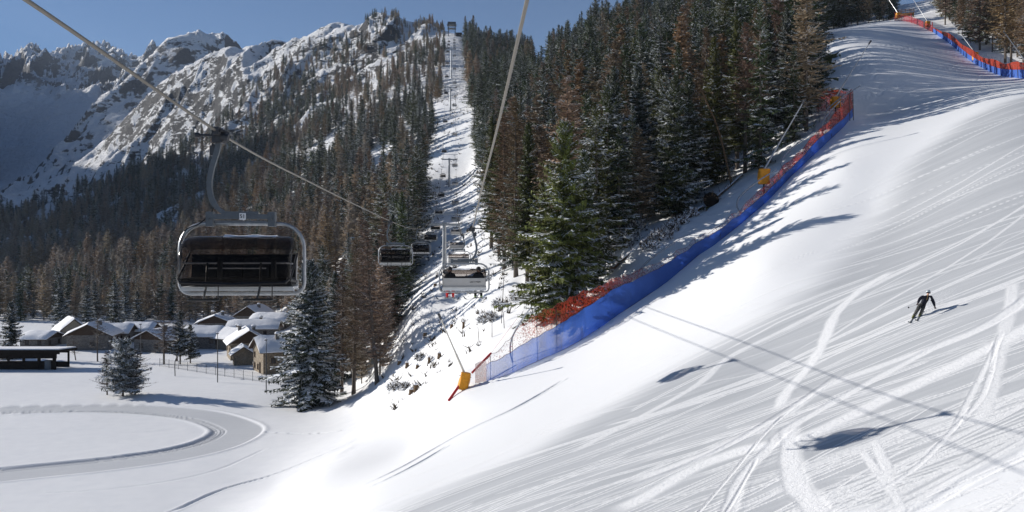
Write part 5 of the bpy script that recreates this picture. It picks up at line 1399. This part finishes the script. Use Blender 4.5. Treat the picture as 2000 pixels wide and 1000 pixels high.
# timber deck at the crest
p = on(1768, 300); root = empty('timber_deck', p, R(-20)); b = MB(); b.box((0, 0, 1.2), (5.4, 3.4, .25))
for x in (-2.5, 2.5):
    for y_ in (-1.5, 1.5): b.box((x, y_, .3), (.25, .25, 2.2))
b.build('platform', M['tan'], root); b = MB()
for z_ in (1.9, 2.4): b.box((0, -1.62, z_), (5.4, .1, .14)); b.box((-2.62, 0, z_), (.1, 3.2, .14))
for x in (-2.6, -1.3, 0, 1.3, 2.6): b.box((x, -1.56, 1.9), (.14, .14, 1.5))
b.build('railing', M['tan'], root); b = MB()
for k in range(6): b.box((-3.0 - .35 * k, .4, 1.15 - .24 * k), (.36, 1.4, .08))
b.build('steps', M['wood'], root); tag(root, 'small timber deck with railing beside the crest of the piste', 'deck')

# fallen trunks, the dead leaning stem, stumps, sticks
def log(u0, d0, u1, d1, r, label, z0=0.1, z1=0.1):
    a = on(u0, d0, r + z0); b_ = on(u1, d1, r + z1); root = empty('fallen_log', a); path = [a.lerp(b_, t) - a + Vector((0, 0, .04 * math.sin(t * 9))) for t in np.linspace(0, 1, 9)]
    b = MB(); b.tube(path, [r * (1.1 - .4 * t) for t in np.linspace(0, 1, 9)], 9); b.build('trunk', M['log'], root, True)
    b = MB(); b.tube([p + Vector((0, 0, r * .75)) for p in path], [r * .8 * (1.1 - .4 * t) for t in np.linspace(0, 1, 9)], 8, flat=.5); b.build('snow_cover', M['cap'], root, True)
    b = MB(); rg = random.Random(int(u0))
    for k in range(5): q = path[1 + k]; b.tube([q, q + Vector((rg.uniform(-.4, .4), rg.uniform(-.8, .1), rg.uniform(.3, .9)))], [.05, .02], 5)
    b.build('branch_stub', M['log'], root); tag(root, label, 'log')
log(1195, 93, 1272, 97, .24, 'snow covered fallen log left of the root plate, lower of the two logs'); log(1320, 97, 1372, 101, .26, 'snow covered fallen log ending at the dark root plate'); log(1400, 103, 1450, 107, .18, 'thin fallen trunk beside the dead leaning stem')
p = on(1388, 101, .2); root = empty('root_plate', p); b = MB(); rg = random.Random(3)
b.lathe([(.0, -.1), (.9, .0), (1.0, .25), (.55, .5), (.0, .55)], (0, 0, .5), 11, None, Matrix.Rotation(R(80), 3, 'X')); b.build('soil_disc', M['darkwood'], root)
b = MB()
for k in range(16): a = rg.uniform(0, 6.28); l = rg.uniform(.7, 1.4); b.tube([(0, -.3, .6), (math.cos(a) * l * .6, -.4, .6 + math.sin(a) * l * .5), (math.cos(a) * l, -.3 - rg.random() * .3, .6 + math.sin(a) * l * .8)], [.09, .06, .02], 5)
b.build('root', M['log'], root); tag(root, 'dark upturned root plate at the end of the fallen log', 'root plate')
p = on(1430, 106, -.2); q = at(1365, 165, shift(1430, 107)); root = empty('dead_tree', p); b = MB(); path = arc([Vector((0, 0, 0)), (q - p) * .25 + Vector((.25, 0, .2)), (q - p) * .55 + Vector((.5, 0, .3)), (q - p) * .85 + Vector((.2, 0, .1)), q - p], 5)
b.tube(path, [.17 - .12 * i / len(path) for i in range(len(path))], 7); b.build('trunk', M['log'], root, True); b = MB(); rg = random.Random(9)
for k in range(9): s_ = path[9 + k]; b.tube([s_, s_ + Vector((rg.uniform(-1.6, .3), rg.uniform(-.4, .4), rg.uniform(-.4, .5)))], [.03, .012], 4)
b.build('branch', M['log'], root); tag(root, 'dead grey trunk leaning left at the edge of the wood', 'dead tree')
def stump(u, d, h_, r, i):
    p = on(u, d, -.1); root = empty('tree_stump', p); b = MB(); b.tube([(0, 0, 0), (.02, 0, h_ * .5), (0, 0, h_)], [r * 1.25, r, r * .92], 8); b.build('wood', M['log'], root, True); b = MB(); b.lathe([(r * .95, 0), (r, .06), (r * .6, .16), (0.01, .2)], (0, 0, h_), 8); b.build('snow_cap', M['cap'], root, True)
    tag(root, 'snow capped dark tree stump sticking out of the snowy lift corridor', 'stump', 'stumps in the lift corridor')
rg = random.Random(12)
for i, (u, d) in enumerate(((858, 110), (838, 112), (815, 114), (803, 100), (812, 97), (795, 118), (882, 118), (780, 125), (830, 128), (1488, 104), (1503, 106), (905, 112), (850, 150), (920, 190), (895, 168), (875, 140))): stump(u, d, rg.uniform(.5, 1.0), rg.uniform(.16, .3), i)
for u, d, hh, ln, lb in ((979, 100, 8.0, (.45, 0), 'tall thin bamboo pole right of the LEITNER chair'), (961, 96, 1.9, (0, 0), 'short marker stick in the snow left of the tall bamboo pole'), (985, 97, 2.0, (-.1, 0), 'short marker stick in the snow right of the tall bamboo pole'), (936, 98, 2.0, (-.15, 0), 'leaning marker stick below the LEITNER chair')):
    p = on(u, d, -.2); b = MB(); b.tube([(0, 0, 0), (ln[0] * .5, 0, hh * .5), (ln[0], 0, hh)], [.045, .04, .03], 6)
    for k in range(int(hh / 1.2)): b.tube([(ln[0] * (k + .5) * 1.2 / hh, 0, .6 + k * 1.2), (ln[0] * (k + .52) * 1.2 / hh, 0, .64 + k * 1.2)], .05, 6)
    o = b.build('marker_pole', M['wood'], None, True); o.location = p; tag(o, lb, 'pole')
# snowy shrubs on the strip behind the net
def shrub(u, d, r, h_, seed, label):
    rg = np.random.default_rng(seed); tb = TB(); n_ = int(330 * r)
    ph = rg.uniform(0, 6.28, n_); rr = r * rg.random(n_) ** .5; zz = h_ * rg.random(n_) * (1 - .5 * (rr / r) ** 2)
    P = np.stack([rr * np.cos(ph), rr * np.sin(ph), zz], 1); d_ = rg.normal(0, 1, (n_, 3)); d_[:, 2] = np.abs(d_[:, 2]) + .2; d_ /= np.linalg.norm(d_, axis=1)[:, None]; w = np.cross(d_, rg.normal(0, 1, (n_, 3))); L_ = rg.uniform(.25, .6, (n_, 1))
    c = np.where(rg.random((n_, 1)) < .5, np.array([[.80, .82, .85]]), np.array([[.07, .055, .04]]) * rg.uniform(.6, 1.4, (n_, 1)))
    tb.tri(P - w * .045, P + w * .045, P + d_ * L_, c); root = empty('shrub', on(u, d, -.05)); link(bpy.data.objects.new('twigs', tb.build('twigs', larch_mat)), root)
    b = MB()
    for k in range(9): a = rg.uniform(0, 6.28); b.tube([(0, 0, -.1), (math.cos(a) * r * .4, math.sin(a) * r * .4, h_ * .5), (math.cos(a) * r * .8, math.sin(a) * r * .8, h_ * .9)], [.05, .035, .012], 4)
    b.build('stem', bark_mat, root); tag(root, label, 'shrub', 'snowy shrubs behind the net')
for i, (u, d, r, h_) in enumerate(((1225, 99, 1.8, 2.4), (1242, 103, 1.5, 2.2), (1210, 105, 1.6, 2.6), (1290, 94, 1.5, 1.5), (1268, 92, 1.3, 1.3), (1310, 96, 1.2, 1.2), (1330, 97, 1.0, 1.2), (1350, 99, 1.0, 1.3), (1185, 100, 1.4, 2.0), (1160, 96, 1.2, 1.4), (960, 104, .9, 1.2), (975, 108, 1.0, 1.3), (945, 106, .8, 1.0), (1012, 106, 1.1, 1.5), (790, 108, .8, 1.1), (770, 113, .9, 1.2), (820, 116, .7, 1.0))):
    shrub(u, d, r, h_, 300 + i, 'snow covered shrub on the bank behind the blue net' if u > 1100 else 'low snowy twigs on the bank below the LEITNER chair' if u > 900 else 'low snowy scrub at the left foot of the lift corridor')

# twigs, tufts and little stones poking through the snow of the corridor
rg = np.random.default_rng(77); tb = TB(); cnt = 0
while cnt < 1100:
    d = math.exp(rg.uniform(math.log(96), math.log(620))); u = rg.uniform(U_L(d) - 6, U_R(d) + 6)
    if d < 125 and u < 760: continue
    if fbm(np.array([u / 9.0]), np.array([d / 12.0]), 2, 71)[0] < .02: continue
    x = (u - 1000) / FPX * d; z_ = hz(x, d); n_ = rg.integers(4, 12); s_ = rg.uniform(.25, .8) * (1 + d / 500)
    P = np.stack([x + rg.normal(0, .25 * s_, n_), d + rg.normal(0, .25 * s_, n_), np.full(n_, z_ - .05)], 1)
    D = rg.normal(0, .5, (n_, 3)); D[:, 2] = rg.uniform(.4, 1.2, n_); w = np.cross(D, rg.normal(0, 1, (n_, 3))) * .05 * s_
    tb.tri(P - w, P + w, P + D * s_ * .9, np.array([.09, .07, .05]) * rg.uniform(.5, 1.5, (n_, 1))); cnt += 1
tag(link(bpy.data.objects.new('scrub', tb.build('scrub', larch_mat))), 'twigs and dry tufts poking through the snow of the lift corridor', 'scrub', kind='stuff')
# ---------------------------------------------------------------- the stone village
def gp(u, v):
    p = ground(u, v); return p
def house(u, d, w, dp, wh, rh, rz, label, wall='stone', gable=True, chimneys=1, gable_wood=True, over=.7, snow=.55, wins=((-.25, .55), (.25, .55)), door=None, sidewins=2, half=False, snow_bulge=.25):
    """ridge runs along local y; the gable looks to -y"""
    x = (u - 1000) / FPX * d; z = hz(x, d)
    root = empty('stone_house', (x, d, z - .3), rz); b = MB(); H_ = wh + .3
    hw, hd = w / 2, dp / 2
    # walls and gable ends as one prism
    P = [(-hw, -hd, 0), (hw, -hd, 0), (hw, hd, 0), (-hw, hd, 0), (-hw, -hd, H_), (hw, -hd, H_), (hw, hd, H_), (-hw, hd, H_), (0, -hd, H_ + rh), (0, hd, H_ + rh)]
    b.add(P, [(3, 2, 1, 0), (0, 1, 5, 4), (1, 2, 6, 5), (2, 3, 7, 6), (3, 0, 4, 7)], 0); b.add(P, [(4, 5, 8), (6, 7, 9)], 1 if gable_wood else 0); b.add(P, [(5, 6, 9, 8), (7, 4, 8, 9)], 0)
    b.build('wall', [M[wall], M['wood']], root)
    sl = rh / hw; ex = hw + over; ez = H_ - over * sl
    b = MB()
    for s in (-1, 1): b.sheet([[(s * ex, y_, ez + .13), (0, y_, H_ + rh + .13)] for y_ in (-hd - over, hd + over)], .16)
    rf = b.build('roof', M['wood'], root)
    # thick rounded snow lying on it
    b = MB(); rows = []
    ny, nx = 9, 15; rs2 = random.Random(int(u))
    for y_ in np.linspace(-hd - over - .1, hd + over + .1, ny):
        r = []
        for t in np.linspace(-1, 1, nx):
            xx = t * (ex + .1); zz = H_ + rh - abs(xx) * sl + .24; e = min(1, (1 - abs(t)) * 7 + .15) * min(1, (1 - abs(y_) / (hd + over + .12)) * 9 + .25)
            zz += snow * e + snow_bulge * math.exp(-(t * 3) ** 2) * -.6 + .05 * math.sin(y_ * 1.7 + u) + .04 * math.sin(t * 9 + y_); r.append((xx, y_, zz))
        rows.append(r)
    top = rows; bot = [[(q[0], q[1], H_ + rh - abs(q[0]) * sl + .225) for q in r] for r in rows]
    V = [p for r in top for p in r] + [p for r in bot for p in r]; o_ = ny * nx; F = []
    for i in range(ny - 1):
        for k in range(nx - 1):
            a = i * nx + k; F += [(a, a + 1, a + nx + 1, a + nx), (o_ + a + nx, o_ + a + nx + 1, o_ + a + 1, o_ + a)]
    ring = [k for k in range(nx)] + [i * nx + nx - 1 for i in range(1, ny)] + [(ny - 1) * nx + k for k in range(nx - 2, -1, -1)] + [i * nx for i in range(ny - 2, 0, -1)]
    for a, c in zip(ring, ring[1:] + ring[:1]): F.append((c, a, o_ + a, o_ + c))
    b.add(V, F); b.build('roof_snow', M['cap'], rf, True)
    for k in range(chimneys):
        cy = (-.2 + .5 * k) * dp * .6; cx = hw * .35 * (1 if k % 2 == 0 else -1); zz = H_ + rh - abs(cx) * sl
        b = MB(); b.box((cx, cy, zz + .6), (.7, .7, 1.7)); ch = b.build('chimney', M['greystone'], rf); b = MB(); b.box((cx, cy, zz + 1.62), (.9, .9, .1), None, 0); b.lathe([(.5, 0), (.52, .15), (.3, .34), (.01, .4)], (cx, cy, zz + 1.68), 8, 1); b.build('chimney_cap', [M['greystone'], M['cap']], ch)
    def opening(px, pz, ww, hh, face, nm):
        b = MB(); f = MB()
        if face == 'f': c = Vector((px, -hd, pz)); ax = Vector((1, 0, 0)); ou = Vector((0, -1, 0))
        else: c = Vector((hw * face, px, pz)); ax = Vector((0, 1, 0)); ou = Vector((face, 0, 0))
        def bx(m_, cc, a_, z_, t_): m_.box(cc, (a_ if ax.x else t_, t_ if ax.x else a_, z_))
        bx(f, c + ou * .03 + Vector((0, 0, hh / 2 + .06)), ww + .24, .12, .12); bx(f, c + ou * .03 - Vector((0, 0, hh / 2 + .05)), ww + .3, .1, .16)
        for s in (-1, 1): bx(f, c + ou * .03 + ax * (s * (ww / 2 + .05)), .1, hh, .1)
        if nm == 'window': bx(f, c + ou * .03, .05, hh, .07)
        bx(b, c + ou * .012, ww, hh, .03)
        o = b.build(nm, M['glass'] if nm == 'window' else M['darkwood'], root); f.build('frame', M['wood'], o)
    for fx, fz in wins: opening(fx * w, fz * H_, .75, .9, 'f', 'window')
    for k in range(sidewins):
        for s in (-1, 1): opening((-.28 + .5 * k) * dp, .62 * H_, .7, .85, s, 'window')
    if door is not None: opening(door * w, 1.3, .95, 2.0, 'f', 'door')
    tag(root, label, 'house'); return root
def dv(v): return 22 * FPX / (v - 500)
house(482, dv(700) + 3, 7.6, 10, 3.6, 2.5, R(22), 'stone house with dark timber gable under a thick arched snow roof, nearest the snow bank', door=.12, wins=((-.22, .3),), chimneys=2)
house(474, dv(712) + .5, 3.6, 3.2, 2.4, 1.2, R(22), 'low stone annex with its own snow roof in front of the timber gable house', chimneys=0, wins=(), sidewins=1, gable_wood=False)
house(548, dv(731) + 5, 9, 8.5, 4.3, 2.1, R(-62), 'two storey sunlit stone house half hidden by the snow laden spruce', wins=((-.3, .3), (-.3, .75), (.0, .3)), sidewins=3, door=.2, gable_wood=False, chimneys=1)
house(497, 232, 7.2, 12, 2.8, 1.6, R(95), 'long low house under a smooth thick snow roof in the middle of the village', wins=(), sidewins=3, chimneys=1, wall='greystone')
house(452, 212, 6.0, 9, 2.8, 1.7, R(55), 'small house with a sloping snow roof left of the long low house', chimneys=1, wall='stone')
house(425, 248, 9, 9, 2.8, 1.9, R(8), 'house with a wide low snow gable at the back left of the village core', wall='greystone', chimneys=2)
house(500, 262, 8.4, 9, 3.4, 2.6, R(-12), 'rear house with a steep snow gable, highest of the village', wall='greystone', chimneys=1)
house(530, 246, 7, 9, 3.0, 1.5, R(85), 'house under a rounded snow roof at the back right touching the big spruce', wall='greystone', chimneys=0)
house(402, 214, 6.4, 9, 3.0, 1.7, R(88), 'stone house with a broad eave facing the field, behind the pine clump', wall='greystone', chimneys=0)
house(318, 208, 8.6, 9, 2.9, 1.9, R(-20), 'house with a snow gable half hidden behind the bare larch and pine', wall='greystone', chimneys=1)
house(272, 228, 6, 8, 2.6, 1.5, R(88), 'small house with a blocky snow roof behind the field clump', wall='greystone', chimneys=0)
house(184, 212, 9.4, 10, 3.4, 2.4, R(10), 'broad grey stone house with dark timber gable left of the field clump', wall='greystone', chimneys=1, wins=((.1, .4),))
house(229, 222, 6, 7, 2.8, 1.6, R(92), 'side wing with plain snow roof attached to the broad grey stone house', wall='greystone', chimneys=0)
house(138, 224, 5.6, 7, 3.4, 2.4, R(38), 'beige plastered house with a tan bargeboard catching the sun', wall='plaster', chimneys=0, gable_wood=False, wins=((.0, .62),))
house(82, 216, 8.6, 6, 2.0, 1.2, R(90), 'low house with a flat snow roof behind the right end of the black shed', wall='greystone', chimneys=0)
# black open shed at the left edge
d_ = dv(722) + 2.5; xr = (121 - 1000) / FPX * d_; root = empty('open_shed', (xr - 9, d_, ZF - .1)); b = MB()
for k in range(7): b.box((-9 + 3 * k, -2.6, 1.6), (.3, .3, 3.2)); b.box((-9 + 3 * k, 2.6, 1.6), (.3, .3, 3.2))
b.build('post', M['darkwood'], root); b = MB(); b.box((0, -2.6, .85), (18.2, .12, 1.9)); b.box((0, -2.62, 2.85), (18.6, .2, 1.15)); b.box((0, 2.6, .55), (18.2, .1, 1.1)); b.box((0, 2.6, 3.1), (18.2, .1, .5)); b.build('boarding', M['darkwood'], root)
b = MB(); b.box((0, 0, 3.65), (20.4, 7.4, .5), Matrix.Rotation(R(-2), 3, 'X')); b.box((9.7, -3.5, 3.5), (1.2, .3, .6)); rf = b.build('roof', M['darkwood'], root); b = MB(); b.box((0, .1, 4.0), (20.2, 7.0, .22), Matrix.Rotation(R(-2), 3, 'X'), None, .985); b.build('roof_snow', M['cap'], rf)
b = MB(); b.tube([(7.6, -2.3, 0), (7.6, -2.3, 1.9)], .75, 10); b.build('barrel', M['plate'], root); tag(root, 'long black open sided timber shed at the left edge of the snow field', 'shed')
# fence along the field
FU = np.linspace(312, 566, 15); FV = np.interp(FU, [312, 360, 420, 480, 566], [716, 724, 733, 743, 757]); FP = [Vector(((u - 1000) / FPX * dv(v), dv(v), ZF)) for u, v in zip(FU, FV)]
FP = [Vector((p.x, p.y, hz(p.x, p.y) - .1)) for p in FP]; root = empty('wire_fence', FP[0])
for p in FP: b = MB(); b.tube([p, p + Vector((0, 0, 1.75))], .04, 5); b.build('post', M['darksteel'], root).location = -FP[0]
b = MB()
for z_ in (.3, .9, 1.6): b.tube([p + Vector((0, 0, z_)) for p in FP], .012, 4)
b.build('wire', M['darksteel'], root).location = -FP[0]
b = MB(); b.sheet([[p + Vector((0, .01, z_)) for p in FP] for z_ in (.15, 1.6)], .004); o = b.build('wire_mesh', netmat('wire_mesh', (.3, .3, .3), .1, 40, .2), root); o.location = -FP[0]; attr(o.data, 'solid', np.full(len(o.data.vertices), .16)); tag(root, 'thin wire mesh fence on slim posts between the field and the village', 'fence')
def lamp(u, v, h_, label, bend=0):
    p = gp(u, v); root = empty('street_lamp', (p.x, p.y, hz(p.x, p.y) - .2)); b = MB()
    b.tube(arc([(0, 0, 0), (0, 0, h_ * .6), (bend * .35, 0, h_ * .85), (bend, 0, h_)], 4), [.085] * 6 + [.06] * 7, 7); b.build('post', M['darksteel'], root, True); b = MB(); b.box((bend, -.15, h_ + .05), (.3, .75, .14)); b.lathe([(.0, 0), (.22, .02), (.2, .12), (.01, .2)], (bend, -.15, h_ + .12), 8, 1); b.build('lamp_head', [M['darksteel'], M['cap']], root); tag(root, label, 'street lamp', 'lamp posts by the village')
lamp(425, 748, 8.6, 'slim lamp post left of the timber gable house'); lamp(520, 765, 8.4, 'slim lamp post in front of the two storey stone house'); lamp(342, 735, 4.8, 'short lamp post bending right at the left end of the wire fence', 2.2); lamp(275, 700, 7.6, 'lamp post behind the field clump')
# trees among the houses
near_tree('spruce_tree', 352, 0, 180, 11, 'dark snowy pine beside the bare larch in front of the village', 401, rad=3.4, base=.2, snow=.4, green=(.03, .036, .022), droop=.3, whorl=.4, nb=6, ns=8, cat='pine tree')
near_tree('spruce_tree', 372, 0, 182, 8, 'low round snowy pine in front of the house with the broad eave', 402, rad=2.6, base=.15, snow=.4, green=(.03, .036, .022), droop=.3, whorl=.4, nb=6, ns=8, cat='pine tree')
near_tree('larch_tree', 320, 0, 180, 14.5, 'tall bare larch in front of the half hidden village house', 403, kind='larch', rad=2.8, base=.2, snow=.3, whorl=.42, nb=5, ns=7, dense=4, tw=.03, brown=(.17, .13, .10))
near_tree('larch_tree', 345, 0, 186, 15.5, 'bare larch with a leaning stem among the pines by the village', 404, kind='larch', rad=2.8, base=.25, snow=.3, whorl=.42, nb=5, ns=7, dense=4, tw=.03, lean=(.08, 0), brown=(.17, .13, .10))
near_tree('larch_tree', 190, 0, 186, 9.5, 'bare pale tree before the broad grey stone house', 405, kind='larch', rad=3.4, base=.3, snow=.3, whorl=.5, nb=4, ns=7, dense=3, tw=.028, brown=(.22, .18, .15))
near_tree('larch_tree', 148, 0, 188, 5.5, 'small bare leaning tree next to the black shed', 406, kind='larch', rad=2.0, base=.3, snow=.1, whorl=.5, nb=4, ns=6, dense=3, tw=.022, lean=(-.15, 0), brown=(.14, .11, .09))
for i, (u, d, h_, rd) in enumerate(((225, 250, 14, 4.0), (245, 262, 12.5, 3.6), (118, 262, 15, 3.2), (170, 262, 12.5, 3.3), (185, 268, 13.5, 3.0), (268, 258, 11, 3.0))):
    near_tree('spruce_tree', u, 0, d, h_, ('broad dark spruce behind the broad grey stone house', 'dark spruce close right of the broad spruce behind the houses', 'slender dark spruce behind the beige house', 'short dark spruce left of the broad spruce behind the houses', 'middle dark spruce in the row behind the houses', 'small dark spruce behind the house with the blocky roof')[i], 410 + i, rad=rd, base=.06, snow=.45, green=(.024, .032, .022), whorl=.45, nb=6, ns=8)
# ---------------------------------------------------------------- air
bpy.context.view_layer.update()
hx0, hx1, hy0, hy1, hz0, hz1 = min(X_ALL) - 5, max(X_ALL) + 5, min(Y_ALL) - 5, max(Y_ALL) + 5, min(Z_ALL) - 1, max(max(Z_ALL), 260) + 3
hm = bpy.data.materials.new('air'); hm.use_nodes = True; nt = hm.node_tree
nt.nodes.remove(nt.nodes['Principled BSDF'])
pv = nt.nodes.new('ShaderNodeVolumePrincipled'); pv.inputs['Density'].default_value = 6e-5; pv.inputs['Color'].default_value = (.70, .82, 1.0, 1); pv.inputs['Density Attribute'].default_value = ''
pv.inputs['Anisotropy'].default_value = 0.0
nt.links.new(pv.outputs[0], nt.nodes['Material Output'].inputs['Volume'])
hv = [(a, b_, c) for a in (hx0, hx1) for b_ in (hy0, hy1) for c in (hz0, hz1)]
hf = [(0, 1, 3, 2), (4, 6, 7, 5), (0, 4, 5, 1), (2, 3, 7, 6), (0, 2, 6, 4), (1, 5, 7, 3)]
tag(link(bpy.data.objects.new('haze', mesh_np('haze', hv, hf, hm))), kind='stuff')
print('haze box', hx0, hx1, hy0, hy1, hz0, hz1)
